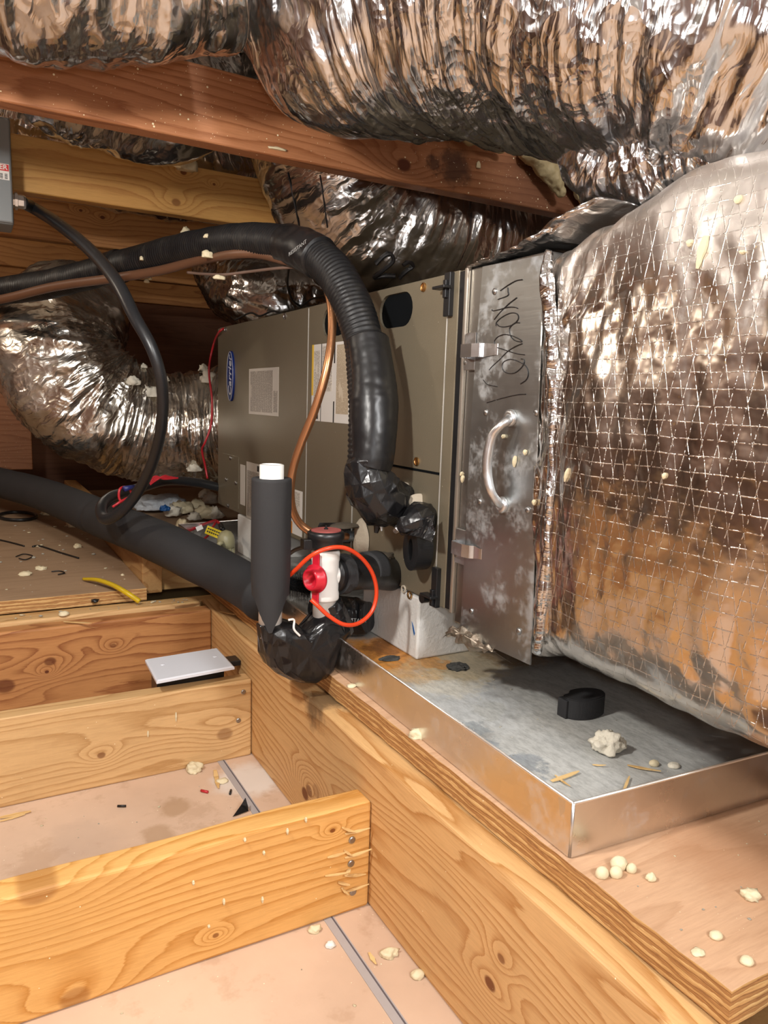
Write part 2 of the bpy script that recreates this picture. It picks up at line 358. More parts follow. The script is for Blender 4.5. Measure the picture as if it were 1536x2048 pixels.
def galv(name, base, rough, smear=.5, rust=(), seed=0, chalkcol=(.62, .66, .70)):
    s = NT(name, rough, 1, base); v = s.coord('Object', (1, 1, 1), (seed, 0, 0)); a = s.noise(v, 9, 5, .6); b = s.voro(v, 45, 'F1', out='Color')
    sep = s.n('ShaderNodeSeparateColor'); s.l(b, sep.inputs[0]); sp = s.math('MULTIPLY', sep.outputs[0], .10)
    st = s.noise(s.coord('Object', (3, 3, 60)), 3, 4, .6)
    chalk = s.math('MULTIPLY', s.step(s.noise(v, 17, 7, .72), .50, .68), smear)
    col = s.mix(sp, base, (.35, .36, .38)); col = s.mix(chalk, col, chalkcol); met = s.math('SUBTRACT', 1, s.math('MULTIPLY', chalk, .8))
    tc = s.n('ShaderNodeTexCoord'); xyz = s.n('ShaderNodeSeparateXYZ'); s.l(tc.outputs['Object'], xyz.inputs[0]); med = s.noise(v, 30, 7, .7); hf = s.noise(s.coord('Object', (2, .7, 1)), 70, 6, .75)
    for (x, y, r, c, am) in rust:
        dx = s.math('SUBTRACT', xyz.outputs[0], x); dy = s.math('SUBTRACT', xyz.outputs[1], y)
        d = s.math('SQRT', s.math('ADD', s.math('MULTIPLY', dx, dx), s.math('MULTIPLY', dy, dy))); d = s.math('ADD', d, s.math('MULTIPLY_ADD', med, .12, -.06))
        k = s.math('MULTIPLY', s.math('SUBTRACT', 1, s.step(d, r * .55, r)), am); col = s.mix(k, col, s.mix(s.step(hf, .35, .7), c, tuple(q * .62 for q in c))); met = s.math('MULTIPLY', met, s.math('SUBTRACT', 1, k))
    col = s.specks(col, v, 130, .09, (.85, .80, .62)); s.color(col); s.l(met, s.b.inputs['Metallic'])
    rr = s.math('ADD', s.math('MULTIPLY_ADD', a, .25, rough - .1), s.math('MULTIPLY', chalk, .3)); s.l(rr, s.b.inputs['Roughness'])
    s.bump(s.math('ADD', a, s.math('MULTIPLY', st, .3)), .12, .002); return s.m
M['panwall'] = galv('galvanised_pan_wall', (.74, .71, .67), .27, .28)
M['panfloor'] = galv('galvanised_pan_floor', (.60, .60, .58), .5, .9, chalkcol=(.60, .61, .59), rust=(
    (.20, -.16, .17, (.56, .57, .55), .95), (.30, -.05, .16, (.52, .52, .49), .95), (.13, .02, .11, (.60, .62, .62), .8), (.16, .09, .07, (.66, .62, .52), .75),
    (.14, .22, .115, (.62, .25, .035), .97), (.155, .25, .045, (.25, .09, .02), .8), (.22, .14, .09, (.50, .40, .24), .8), (.32, .13, .06, (.26, .16, .07), .8), (.13, .13, .05, (.58, .38, .18), .7), (.19, .16, .03, (.62, .30, .08), .8),
    (.095, -.06, .035, (.25, .28, .30), .7), (.10, -.15, .030, (.24, .27, .30), .7), (.085, -.11, .03, (.28, .31, .34), .7), (.16, -.02, .03, (.42, .42, .38), .5), (.06, -.27, .03, (.12, .13, .14), .8)))
M['plate'] = galv('galvanised_door', (.44, .46, .46), .33, .45, seed=3)
M['rack'] = galv('galvanised_filter_rack', (.34, .33, .31), .38, .15, seed=5)
M['bright'] = galv('zinc_bracket', (.68, .69, .70), .3, .2, seed=8)
def casing():
    s = NT('taupe_painted_steel', .36, .35, (.20, .165, .12), .5); v = s.coord('Object'); n = s.noise(v, 6, 3)
    col = s.mix(s.math('MULTIPLY', n, .3), (.235, .20, .14), (.17, .145, .10)); col = s.specks(col, v, 70, .05, (.7, .65, .5), .7); s.color(col)
    s.bump(s.math('ADD', s.noise(v, 500, 2), s.math('MULTIPLY', s.noise(v, 5, 2), 10)), .10, .0015); return s.m
M['casing'] = casing()
M['trimsteel'] = plain('bare_steel_trim', (.55, .50, .43), .3, .8)
M['edgewhite'] = plain('bare_sheet_edge', (.70, .68, .62), .4, .5)
M['black'] = plain('black_plastic', (.012, .012, .013), .35)
M['void'] = plain('painted_hole_dark', (.004, .005, .006), .9, spec=.1)  # near-black colour stands in for the darkness inside holes and gaps
M['rubber'] = plain('black_foam_rubber', (.035, .035, .037), .75, bump=(220, .5, .001), spec=.35, vs=40, var=.3)
M['pipefoam'] = plain('charcoal_pipe_foam', (.030, .030, .032), .72, bump=(160, .35, .0008), spec=.35, vs=15, var=.25)
M['dustfoam'] = plain('dusty_foam', (.14, .115, .085), .95, bump=(160, .8, .002), vs=60, var=.3)
def tapeblack(name, st=.5, sc_=22, rough=.16, dust=0):
    s = NT(name, rough, 0, (.010, .010, .011), .42); v = s.coord('Object', (1, 1, .55)); w_ = s.n('ShaderNodeTexNoise'); w_.inputs['Scale'].default_value = 12; s.l(v, w_.inputs['Vector'])
    sc1 = s.n('ShaderNodeVectorMath', operation='SCALE'); sc1.inputs['Scale'].default_value = .05; s.l(w_.outputs['Color'], sc1.inputs[0]); ad = s.n('ShaderNodeVectorMath', operation='ADD'); s.l(v, ad.inputs[0]); s.l(sc1.outputs[0], ad.inputs[1])
    h = s.math('ADD', s.voro(ad.outputs[0], sc_), s.math('MULTIPLY', s.noise(v, 60, 3), .4)); s.bump(h, st, .006)
    c = s.mix(s.math('MULTIPLY', s.step(s.noise(v, 30, 6, .7), .5, .8), .22 + dust), (.010, .010, .011), (.075, .066, .052)); s.color(c)
    s.l(s.math('MULTIPLY_ADD', s.noise(v, 18, 4), .35, rough), s.b.inputs['Roughness']); return s.m
M['tapeblk'] = tapeblack('black_tape_crinkled', .6, 26, .06)
M['tapesm'] = tapeblack('black_tape_smooth', .22, 12, .2, .1)
M['hose'] = tapeblack('black_wrapped_insulation', .18, 40, .3, .15)
M['cable'] = plain('black_cable_jacket', (.015, .016, .018), .35, bump=(90, .2, .001), speck=.08, speckcol=(.4, .4, .38))
M['wireblk'] = plain('black_wire', (.01, .01, .01), .4)
M['wirebrown'] = plain('brown_cable_jacket', (.16, .075, .04), .45)
M['wiregrey'] = plain('dusty_brown_wire', (.20, .13, .10), .5)
M['wirered'] = plain('red_wire', (.50, .02, .03), .35)
M['wireyel'] = plain('yellow_cable_jacket', (.62, .42, .01), .4)
M['wireblu'] = plain('blue_wire_nut', (.02, .03, .16), .4)
M['copper'] = plain('copper_pipe', (.60, .29, .14), .30, .85, var=.25, vs=25, anis=(1, 1, .3))
M['solder'] = plain('solder_joint', (.22, .25, .27), .45, .6, bump=(90, .8, .002))
M['brass'] = plain('brass_screw', (.62, .36, .14), .3, 1)
M['steel'] = plain('steel_screw', (.42, .42, .42), .35, 1)
M['pvc'] = plain('white_pvc', (.80, .79, .76), .28, var=.02)
M['pvcplug'] = plain('red_plastic_plug', (.58, .015, .035), .3)
M['pvcred'] = plain('dusty_red_disc', (.42, .10, .09), .5, vs=90, var=.4)
M['loopred'] = plain('orange_red_cord', (.72, .055, .012), .28)
M['putty'] = plain('beige_putty_paper', (.52, .45, .35), .85, bump=(50, .9, .004))
M['styro'] = plain('white_polystyrene', (.74, .73, .70), .8, var=.05, bump=(170, .6, .002))
M['foam'] = plain('cream_spray_foam', (.76, .66, .44), .6, vs=25, var=.15, bump=(60, .5, .003))
M['foamold'] = plain('tan_spray_foam', (.52, .42, .23), .65, vs=18, var=.3, bump=(50, .6, .004), speck=.1)
M['foamrust'] = plain('white_foam_chunk', (.80, .75, .62), .8, vs=18, var=.1, bump=(90, .8, .004))
M['rustpaint'] = plain('rust_brown_crust', (.36, .12, .03), .8, vs=60, var=.3)
M['splinter'] = wood('wood_splinter', (.80, .56, .26), (.6, .35, .12), 'x', 'z', 30, 1, 15)
M['whiteplate'] = plain('white_plastic_plate', (.74, .76, .82), .3, var=.02)
M['label'] = plain('label_paper', (.60, .56, .50), .45, var=.06)
M['labelw'] = plain('label_paper_white', (.74, .72, .68), .45, var=.04)
M['labelblk'] = plain('label_black_ink', (.02, .02, .02), .5)
M['labelyel'] = plain('label_yellow', (.78, .52, .06), .5)
M['labelor'] = plain('label_orange', (.72, .28, .05), .5)
M['yeltag'] = plain('yellow_tag', (.85, .66, .02), .5)
M['badgeblue'] = plain('badge_blue_enamel', (.008, .03, .20), .25)
M['badgewhite'] = plain('badge_silver_letter', (.68, .70, .74), .35)
M['boxgrey'] = plain('grey_painted_box', (.19, .205, .21), .38, .2, var=.08)
M['dangerred'] = plain('label_red', (.60, .02, .02), .5)
M['marker'] = plain('black_marker_ink', (.012, .010, .010), .5)
M['bag'] = plain('white_plastic_bag', (.50, .53, .56), .4, bump=(30, .9, .01))
M['blueink'] = plain('blue_ink', (.01, .10, .32), .5)
M['khaki'] = plain('khaki_float_switch', (.36, .33, .19), .4)
M['papertape'] = plain('dusty_foil_tape', (.50, .43, .35), .36, .85, bump=(25, .6, .006), vs=14, var=.3)
M['scrapfoil'] = plain('dusty_foil_scrap', (.30, .24, .18), .4, .7, bump=(60, .6, .003), vs=40, var=.35)
M['tapetext'] = plain('tape_grey_print', (.30, .30, .29), .6)
M['blackcrust'] = plain('grey_black_crust', (.07, .07, .065), .9, bump=(90, 1, .004))
def fineprint(name, paper, ink, vert=True, rows=240, thr=.48):
    s = NT(name, .45); tc = s.n('ShaderNodeTexCoord'); sep = s.n('ShaderNodeSeparateXYZ'); s.l(tc.outputs['Object'], sep.inputs[0])
    y, z = sep.outputs[1], sep.outputs[2]
    row = s.math('GREATER_THAN', s.math('FRACT', s.math('MULTIPLY', y, rows)), .45)
    cb = s.n('ShaderNodeCombineXYZ'); s.l(s.math('FLOOR', s.math('MULTIPLY', y, rows)), cb.inputs[0]); s.l(s.math('MULTIPLY', z, 420), cb.inputs[1])
    word = s.math('GREATER_THAN', s.noise(cb.outputs[0], 1.0, 2, .6), thr); cb3 = s.n('ShaderNodeCombineXYZ'); s.l(s.math('MULTIPLY', y, 25), cb3.inputs[0]); s.l(s.math('MULTIPLY', z, 9), cb3.inputs[1])
    blk = s.math('GREATER_THAN', s.noise(cb3.outputs[0], 2, 1), .36); k = s.math('MULTIPLY', s.math('MULTIPLY', row, word), blk)
    s.color(s.mix(s.math('MULTIPLY', k, .8), paper, ink)); return s.m
M['print_a'] = fineprint('fine_print_grey', (.50, .46, .40), (.10, .08, .07), thr=.44)
M['print_b'] = fineprint('fine_print_white', (.68, .64, .57), (.16, .14, .12), rows=300)
M['print_c'] = fineprint('fine_print_tan', (.60, .52, .40), (.26, .18, .09), rows=320, thr=.42)

M['foil_a'] = foil('crinkled_foil_top', streak=(3, 95), strength=.60, crumple=26, speck=.05, rough=.2, seed=1)
M['foil_b'] = foil('crinkled_foil_left', streak=(3, 60), strength=.42, crumple=20, speck=.05, rough=.22, seed=2, base=(.62, .61, .60))
M['foil_c'] = foil('crinkled_foil_dark', streak=(3, 80), strength=.45, crumple=20, rough=.2, seed=3, base=(.56, .55, .54))
M['foil_e'] = foil('crinkled_foil_elbow', streak=(3, 85), strength=.55, crumple=22, rough=.26, seed=4, base=(.58, .54, .48), dust=.25)
def scrim():
    s = NT('foil_scrim_wrap', .24, 1, (.60, .55, .50)); tc = s.n('ShaderNodeTexCoord'); sep = s.n('ShaderNodeSeparateXYZ'); s.l(tc.outputs['Object'], sep.inputs[0])
    iso = s.coord('Object'); wn = s.math('MULTIPLY_ADD', s.noise(iso, 14, 3), .005, -.0025); wl = s.math('MULTIPLY_ADD', s.noise(s.coord('Object', (1, 1, 1), (4, 4, 4)), 3, 1), .016, -.008)
    y = s.math('ADD', sep.outputs[1], s.math('ADD', wn, wl)); z = s.math('ADD', sep.outputs[2], s.math('ADD', wn, wl)); u = s.math('SUBTRACT', y, s.math('MULTIPLY', sep.outputs[0], .8))
    def line(v, per, wd):
        f = s.math('ABSOLUTE', s.math('SUBTRACT', s.math('FRACT', s.math('MULTIPLY', v, 1 / per)), .5)); return s.math('SUBTRACT', 1, s.step(f, wd * .2, wd))
    l1 = line(z, .0145, .042); l2 = line(s.math('ADD', u, s.math('MULTIPLY', z, .20)), .0155, .040); l3 = line(s.math('SUBTRACT', u, s.math('MULTIPLY', z, .24)), .0155, .032)
    brk = s.noise(iso, 220, 3, .6); fade = s.step(s.noise(iso, 4, 2), .25, .5)
    L = s.math('MAXIMUM', s.math('MULTIPLY', l1, .75), s.math('MAXIMUM', l2, s.math('MULTIPLY', l3, .85))); L = s.math('MULTIPLY', s.math('MULTIPLY', L, fade), s.step(brk, .42, .60))
    a = s.noise(iso, 10, 4, .55); c = s.voro(iso, 34, 'F1'); pt = s.step(s.noise(s.coord('Object', (1, 1, 1), (9, 2, 2)), 3.5, 2), .45, .65)
    n1 = s.bump(s.math('ADD', s.math('MULTIPLY', a, 1.3), s.math('MULTIPLY', s.math('MULTIPLY', c, pt), .3)), .35, .010)
    s.bump(L, .38, .0014, n1)
    col = s.mix(s.math('MULTIPLY', s.noise(iso, 5, 4), .5), (.66, .61, .56), (.44, .38, .33)); col = s.mix(s.math('MULTIPLY', L, .2), col, (.88, .80, .70)); col = s.specks(col, iso, 90, .12, (.80, .68, .45)); s.color(col)
    dust = s.step(s.math('ADD', sep.outputs[2], s.math('MULTIPLY', s.noise(iso, 6, 4), .12)), .78, .90)
    s.l(s.math('SUBTRACT', 1, s.math('ADD', s.math('MULTIPLY', L, .25), s.math('MULTIPLY', dust, .15))), s.b.inputs['Metallic'])
    s.l(s.math('ADD', s.math('MULTIPLY_ADD', s.noise(iso, 8, 5), .2, .12), s.math('MULTIPLY', dust, .15)), s.b.inputs['Roughness']); return s.m
M['scrim'] = scrim()

# ------------------------------------------------------------------ setting
def plane_slab(name, b, mat, label, cat): return struct(link(name, b, M[mat]), label, cat)
plane_slab('floor', bm_box(-1.6, 2.2, -2.4, 3.0, -.03, 0, 0), 'drywall', 'peach-brown back of drywall seen between the joists', 'floor')
plane_slab('wall_back', bm_box(-1.6, 2.2, 3.0, 3.05, 0, 2.0, 0), 'sheath', 'dark red-brown wood boarding far behind the ducts', 'wall')
plane_slab('wall_left', bm_box(-1.65, -1.6, -2.4, 3.0, 0, 2.0, 0), 'sheath', 'wooden boarding on the left side of the attic', 'wall')
plane_slab('wall_right', bm_box(2.2, 2.25, -2.4, 3.0, 0, 2.0, 0), 'sheath', 'wooden boarding on the right side of the attic', 'wall')
plane_slab('wall_front', bm_box(-1.6, 2.2, -2.45, -2.4, 0, 2.0, 0), 'reflect_board', 'boarding behind the viewer, banded pale and dark for foil reflections', 'wall')
plane_slab('ceiling', bm_box(-1.6, 2.2, -2.4, 3.0, 2.0, 2.04, 0), 'reflect_board', 'plywood roof deck above the ducts', 'ceiling')
b = bm_box(-.0615, -.0485, -.9, .66, .0001, .0009, 0)
struct(link('trim_1', b, M['tape']), 'grey joint tape strip along the drywall seam', 'trim')
struct(link('trim_2', bm_box(-.0520, -.0503, -.9, .66, .0009, .0014, 0), M['seam']), 'dark line in the middle of the drywall seam', 'trim')

# timber
def beam(name, x0, x1, y0, y1, z0, z1, mat, label, cat='beam', group=None, bev=.004, warp=0.0, seed=0):
    b = bm_box(x0, x1, y0, y1, z0, z1, bev, 3)
    if warp:
        L = 0 if (x1 - x0) > (y1 - y0) else 1
        es = [e for e in b.edges if abs((e.verts[0].co - e.verts[1].co)[L]) > .3]
        bmesh.ops.subdivide_edges(b, edges=es, cuts=48, use_grid_fill=True)
        for v in b.verts:
            k = v.co.z > (z0 + z1) / 2
            v.co.z += warp * noise.noise(Vector((v.co[L] * 5 + seed, k * 3, 0))) * (1 if k else .25)
            v.co[1 - L] += warp * .4 * noise.noise(Vector((v.co[L] * 6 + seed, 9, k * 2)))
    return tag(link(name, b, M[mat]), label, cat, group)
gird = beam('floor_girder', 0, .043, -1.3, .80, 0, .199, 'girder', 'long grained pine girder running from the lower right corner into the scene', warp=.002)
j1 = beam('floor_joist', -1.2, -.0008, 0, .036, 0, .1405, 'joist_a', 'nearest orange pine joist, split around its nails where it butts the girder', 'joist', warp=.006, seed=4)
j2 = beam('floor_joist', -1.2, -.0008, .44, .474, 0, .141, 'joist_b', 'pale pine joist right in front of the white blank plate', 'joist', warp=.003, seed=2)
j3 = beam('floor_joist', -1.2, -.0008, .686, .722, 0, .200, 'joist_c', 'tall rusty-brown joist behind the white blank plate', 'joist', warp=.002, seed=3)
beam('floor_joist', -1.2, -.012, .724, .760, 0, .208, 'joist_b', 'weathered joist sistered behind the tall rusty-brown joist', 'joist', warp=.003, seed=7)
beam('floor_joist', -1.2, .12, .764, .800, 0, .200, 'cross', 'rearmost board of the joist pack, under the edge of the plywood deck', 'joist', seed=9)
# plywood decks
def ply(name, x0, x1, y0, y1, z0, z1, topmat, label, rag=.002):
    b = bm_box(x0, x1, y0, y1, z0, z1, 0)
    es = [e for e in b.edges if abs(e.verts[0].co.z - e.verts[1].co.z) < 1e-6]
    bmesh.ops.subdivide_edges(b, edges=es, cuts=90, use_grid_fill=False)
    for v in b.verts:
        if x0 < v.co.x < x1 or y0 < v.co.y < y1:
            if v.co.x < x0 + 1e-5: v.co.x += rag * noise.noise(v.co * 40)
            if v.co.y < y0 + 1e-5: v.co.y += rag * noise.noise(v.co * 40)
    o = link(name, b, M[topmat]); o.data.materials.append(M['plyedge'])
    for p in o.data.polygons:
        if abs(p.normal.z) < .7: p.material_index = 1
    return tag(o, label, 'plywood')
ply('plywood_sheet', .028, 1.3, -.462, 1.5, .2025, .2325, 'plytop', 'raw-edged plywood sheet carrying the galvanised drain pan')
beam('floor_joist', .25, .29, -.44, 1.5, 0, .2015, 'cross', 'joist hidden beneath the plywood under the drain pan', 'joist')
beam('floor_joist', .9, .94, -.44, 1.5, 0, .2015, 'cross', 'far right joist hidden beneath the plywood under the pan', 'joist')
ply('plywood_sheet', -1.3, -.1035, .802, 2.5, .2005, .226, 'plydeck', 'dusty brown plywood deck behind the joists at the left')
beam('floor_joist', -1.2, .9, 1.5, 1.54, 0, .2, 'cross', 'hidden cross joist under the far end of the decking', 'joist')
beam('wood_sleeper', -.102, -.060, .852, 2.3, .2, .289, 'sleeper', 'square-ended timber sleeper running back under the black insulated pipe', 'timber', bev=.003)
beam('wood_block', -.059, .075, .868, .905, .2005, .272, 'cross', 'pale timber block lying crosswise against the end of the sleeper', 'timber', bev=.003)
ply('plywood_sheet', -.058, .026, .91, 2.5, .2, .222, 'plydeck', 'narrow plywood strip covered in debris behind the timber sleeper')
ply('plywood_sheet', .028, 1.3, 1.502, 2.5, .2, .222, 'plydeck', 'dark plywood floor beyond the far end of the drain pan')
# ceiling ties
TZ = 1.03
beam('ceiling_tie', -1.2, 2.1, .52, .558, 1.03, 1.145, 'tie_a', 'nearest red-brown ceiling tie crossing the whole view, dark knot at its right', 'beam', 'ceiling ties', warp=.003, seed=1)
beam('ceiling_tie', -1.2, 2.1, 1.03, 1.068, 1.028, 1.138, 'tie_b', 'golden pine ceiling tie, second from the front, with two knots one above the other', 'beam', 'ceiling ties', warp=.002, seed=2)
beam('ceiling_tie', -1.2, 2.1, 1.53, 1.568, 1.025, 1.132, 'tie_c', 'brown ceiling tie third from the front, partly behind the golden one', 'beam', 'ceiling ties', seed=3)
beam('ceiling_tie', -1.2, 2.1, 2.03, 2.068, 1.02, 1.13, 'tie_c', 'ceiling tie fourth from the front just above the black refrigerant hose', 'beam', 'ceiling ties', seed=4)
beam('ceiling_tie', -1.2, 2.1, 2.53, 2.568, 1.0, 1.11, 'tie_c', 'farthest ceiling tie, seen below the black refrigerant hose', 'beam', 'ceiling ties', seed=5)
beam('wood_beam', -1.3, -.2, 2.42, 2.46, .32, .62, 'tie_a', 'wide reddish board upright at the far left behind the foil elbow', 'beam', seed=5)

# nails, chewed wood on joist ends
def nail(p, r, d, label, group):
    return tag(link('nail', bm_lathe([(r * .75, .0015), (r, .0008), (r, -.001), (r * .35, -.004)], p, d, 18), M['steel'], smooth=False), label, 'nail', group)
for (px, py, hw) in ((704, 1680, 'topmost'), (702, 1727, 'middle'), (706, 1784, 'lowest')):
    nail(P(px, py, 'y', -.0006), .0045, (0, -1, 0), hw + ' of three nail heads in the splintered end of the nearest joist', 'nails in the nearest joist')
for (px, py, hw) in ((487, 1384, 'upper'), (477, 1441, 'lower')):
    nail(P(px, py, 'y', .4392), .0042, (0, -1, 0), hw + ' nail head near the right end of the pale joist', 'nails in the pale joist')
def splinter(p0, p1, wd, th, mat='splinter', name='wood_splinter', label='pale wood splinter torn up round the nails of the nearest joist', group='splinters on the nearest joist', bend=.0005):
    p0 = Vector(p0); p1 = Vector(p1); d = (p1 - p0); u, v = frame_from(d); b = bmesh.new(); n = 7; rings = []
    for i in range(n):
        t = i / (n - 1); c = p0.lerp(p1, t) + v * bend * math.sin(t * 3.1) ; k = .25 + .75 * math.sin(math.pi * min(1, t * .8 + .15)); a = wd * k * (1 + .4 * noise.noise(Vector((t * 5, p0.x * 99, 0)))); q = th * k
        rings.append([b.verts.new(c + u * a + v * q), b.verts.new(c - u * a + v * q), b.verts.new(c - u * a - v * q), b.verts.new(c + u * a - v * q)])
    for i in range(n - 1):
        for k in range(4): b.faces.new((rings[i][k], rings[i][(k + 1) % 4], rings[i + 1][(k + 1) % 4], rings[i + 1][k]))
    b.faces.new(rings[0][::-1]); b.faces.new(rings[-1]); bmesh.ops.recalc_face_normals(b, faces=b.faces)
    return tag(link(name, b, M[mat]), label, 'splinter', group)
rs = random.Random(3)
for (a, b_, lb_) in (((690, 1668), (740, 1656), 'topmost splinter pointing right at the end of the nearest joist'), ((690, 1716), (743, 1698), 'longest right-pointing splinter, between the top and middle nail heads'),
    ((650, 1752), (700, 1744), 'long left-pointing splinter below the middle nail head'), ((690, 1752), (732, 1748), 'right-pointing splinter between the middle and lowest nail heads'),
    ((690, 1784), (738, 1768), 'right-pointing splinter just above the lowest nail head'), ((655, 1715), (694, 1704), 'left-pointing splinter above the middle nail head'),
    ((684, 1655), (712, 1664), 'short splinter at the very top of the split patch'), ((688, 1700), (706, 1712), 'short slanting splinter above the middle nail head'),
    ((700, 1738), (690, 1752), 'stubby splinter just under the middle nail head'), ((676, 1764), (700, 1770), 'small flat splinter left of the gap above the lowest nail head'), ((683, 1775), (698, 1790), 'small splinter left of the lowest nail head')):
    splinter(P(*a, 'y', -.0015), P(*b_, 'y', -.0045 - rs.random() * .004), .0017 + rs.random() * .001, .0006, label=lb_)

# ------------------------------------------------------------------ drain pan
pan = thing('drain_pan', 'galvanised metal drain pan with rust-stained floor under the air handler', 'drain pan', (.4, .4, .233))
PZ0, PZ1 = .2335, .284
A_ = Vector((.0345, -.297)); B_ = Vector((.066, 1.22)); C_ = Vector((.86, 1.31)); D_ = Vector((.86, -.345))
def pan_wall(p, q, name, lab=None):
    b = bmesh.new(); d = (q - p); n = Vector((-d.y, d.x)).normalized(); t = .0012
    # outward normal is to the left of travel; rolled rim folds inward and hangs below
    prof = [(0, PZ0), (.0006, PZ1 - .011), (-.0008, PZ1 - .0095), (-.0008, PZ1 - .001), (-.0003, PZ1), (.0010, PZ1), (.0014, PZ1 - .001), (.0014, PZ1 - .013), (.0022, PZ0)]
    N = 60; rows = []
    for i in range(N + 1):
        s = i / N; c = p + d * s; w_ = .0012 * noise.noise(Vector((c.x * 9, c.y * 9, 0)))
        rows.append([b.verts.new((c.x + n.x * -(o + w_ * ((z - PZ0) * 20)), c.y + n.y * -(o + w_ * ((z - PZ0) * 20)), z)) for o, z in prof])
    m = len(prof)
    for i in range(N):
        for k in range(m): b.faces.new((rows[i][k], rows[i][(k + 1) % m], rows[i + 1][(k + 1) % m], rows[i + 1][k]))
    b.faces.new(rows[0]); b.faces.new(rows[-1][::-1]); bmesh.ops.recalc_face_normals(b, faces=b.faces)
    return link(name, b, M['panwall'], pan)
pan_wall(B_, A_, 'side_wall'); pan_wall(A_, D_, 'side_wall'); pan_wall(C_, B_, 'side_wall'); pan_wall(D_, C_, 'side_wall')
b = bmesh.new(); lo = [b.verts.new((p.x, p.y, PZ0 + .0002)) for p in (A_, D_, C_, B_)]; hi = [b.verts.new((p.x + (.0018 if i in (0, 3) else -.0018), p.y + (.0018 if i < 2 else -.0018), PZ0 + .0022)) for i, p in enumerate((A_, D_, C_, B_))]
b.faces.new(lo[::-1]); b.faces.new(hi)
for i in range(4): b.faces.new((lo[i], lo[(i + 1) % 4], hi[(i + 1) % 4], hi[i]))
link('pan_floor', b, M['panfloor'], pan)
# folded corner tab
b = bmesh.new(); c0 = Vector((A_.x, A_.y, PZ0)); 
tab = [(.0, .0), (.0, .049), (.018, .047), (.0075, .006), (.003, .0)]
f1 = [b.verts.new((A_.x - .0012, A_.y + y, PZ0 + z)) for y, z in tab]; f2 = [b.verts.new((A_.x - .0002, A_.y + y, PZ0 + z)) for y, z in tab]
b.faces.new(f1); b.faces.new(f2[::-1])
for i in range(5): b.faces.new((f1[i], f2[i], f2[(i + 1) % 5], f1[(i + 1) % 5]))
bmesh.ops.recalc_face_normals(b, faces=b.faces); link('corner_tab', b, M['bright'], pan)
link('corner_seam', bm_cyl((A_.x - .0002, A_.y - .0002, PZ0), (A_.x - .0002, A_.y - .0002, PZ1), .0016, n=12), M['bright'], pan, True)
for p, q in ((B_, A_), (A_, D_), (C_, B_)):
    d_ = (q - p).normalized(); n_ = Vector((-d_.y, d_.x)) * -1
    link('rolled_rim', bm_cyl((p.x + n_.x * .0004, p.y + n_.y * .0004, PZ1 - .0004), (q.x + n_.x * .0004, q.y + n_.y * .0004, PZ1 - .0004), .0015, n=10), M['panwall'], pan, True)
PF = PZ0 + .0024

# ------------------------------------------------------------------ air handler
FX = .17
ah = thing('air_handler', 'taupe metal air handler lying on its side with labels and refrigerant ports', 'air handler', (.42, .66, .33))
link('casing', bm_box(FX + .004, .70, .098, 1.212, .334, .802, .003), M['casing'], ah)
def door(yz, name, lab=None, x0=FX - .001, x1=FX + .0045):
    o = link(name, bm_prism_x(yz, x0, x1, .0012), M['casing'], ah)
    if lab: o['label'] = lab
    return o
d1 = door([(.6155, .338), (1.209, .338), (1.209, .799), (.6155, .799)], 'door_panel', 'left door panel with the oval blue badge')
# door with two oval hand holes: outline with holes by boolean
b = bm_prism_x([(.6115, .338), (.6115, .799), (.137, .799), (.137, .5275), (.410, .5275), (.410, .338)], FX - .001, FX + .0045, 0)
d2 = link('door_panel', b, M['casing'], ah); d2['label'] = 'upper door panel with two oval hand holes'
def oval_bm(y0, y1, z0, z1, xa, xb, n=10):
    r = (z1 - z0) / 2; pts = []
    for i in range(n + 1): a = -math.pi / 2 + math.pi * i / n; pts.append((y1 - r + r * math.cos(a), (z0 + z1) / 2 + r * math.sin(a)))
    for i in range(n + 1): a = math.pi / 2 + math.pi * i / n; pts.append((y0 + r + r * math.cos(a), (z0 + z1) / 2 + r * math.sin(a)))
    return bm_prism_x(pts, xa, xb)
for (y0, y1) in ((.228, .329), (.452, .548)):
    cut = link('cut', oval_bm(y0, y1, .738, .789, FX - .02, FX + .03))
    md = d2.modifiers.new('b', 'BOOLEAN'); md.operation = 'DIFFERENCE'; md.object = cut; md.solver = 'EXACT'
    dg = bpy.context.evaluated_depsgraph_get(); me = bpy.data.meshes.new_from_object(d2.evaluated_get(dg)); d2.modifiers.clear(); d2.data = me; bpy.data.objects.remove(cut)
    link('hand_hole', oval_bm(y0 + .0005, y1 - .0005, .7385, .7885, FX + .0030, FX + .0043), M['void'], ah)  # near-black insert paints the darkness inside the hole
d2.data.materials.clear(); d2.data.materials.append(M['casing'])
d3 = door([(.4065, .338), (.4065, .5235), (.137, .5235), (.137, .338)], 'lower_panel', 'lower pipe panel with the taped refrigerant ports')
link('corner_post', bm_box(FX - .0015, FX + .005, .110, .1335, .336, .801, .001), M['casing'], ah)
link('corner_post', bm_box(FX - .003, FX + .005, .0895, .0965, .334, .802, .002), M['trimsteel'], ah)
link('post_groove', bm_box(FX - .0005, FX + .004, .097, .1095, .337, .799, .0005), M['black'], ah)
for (y, z0, z1) in ((.6135, .34, .797), (.1353, .34, .797), (.4085, .34, .524)):
    link('panel_seam', bm_box(FX - .0018, FX + .004, y - .0011, y + .0011, z0, z1, .0003), M['edgewhite'], ah)
link('panel_gap', bm_box(FX - .0005, FX + .004, .137, .40, .5238, .5272, .0), M['void'], ah)
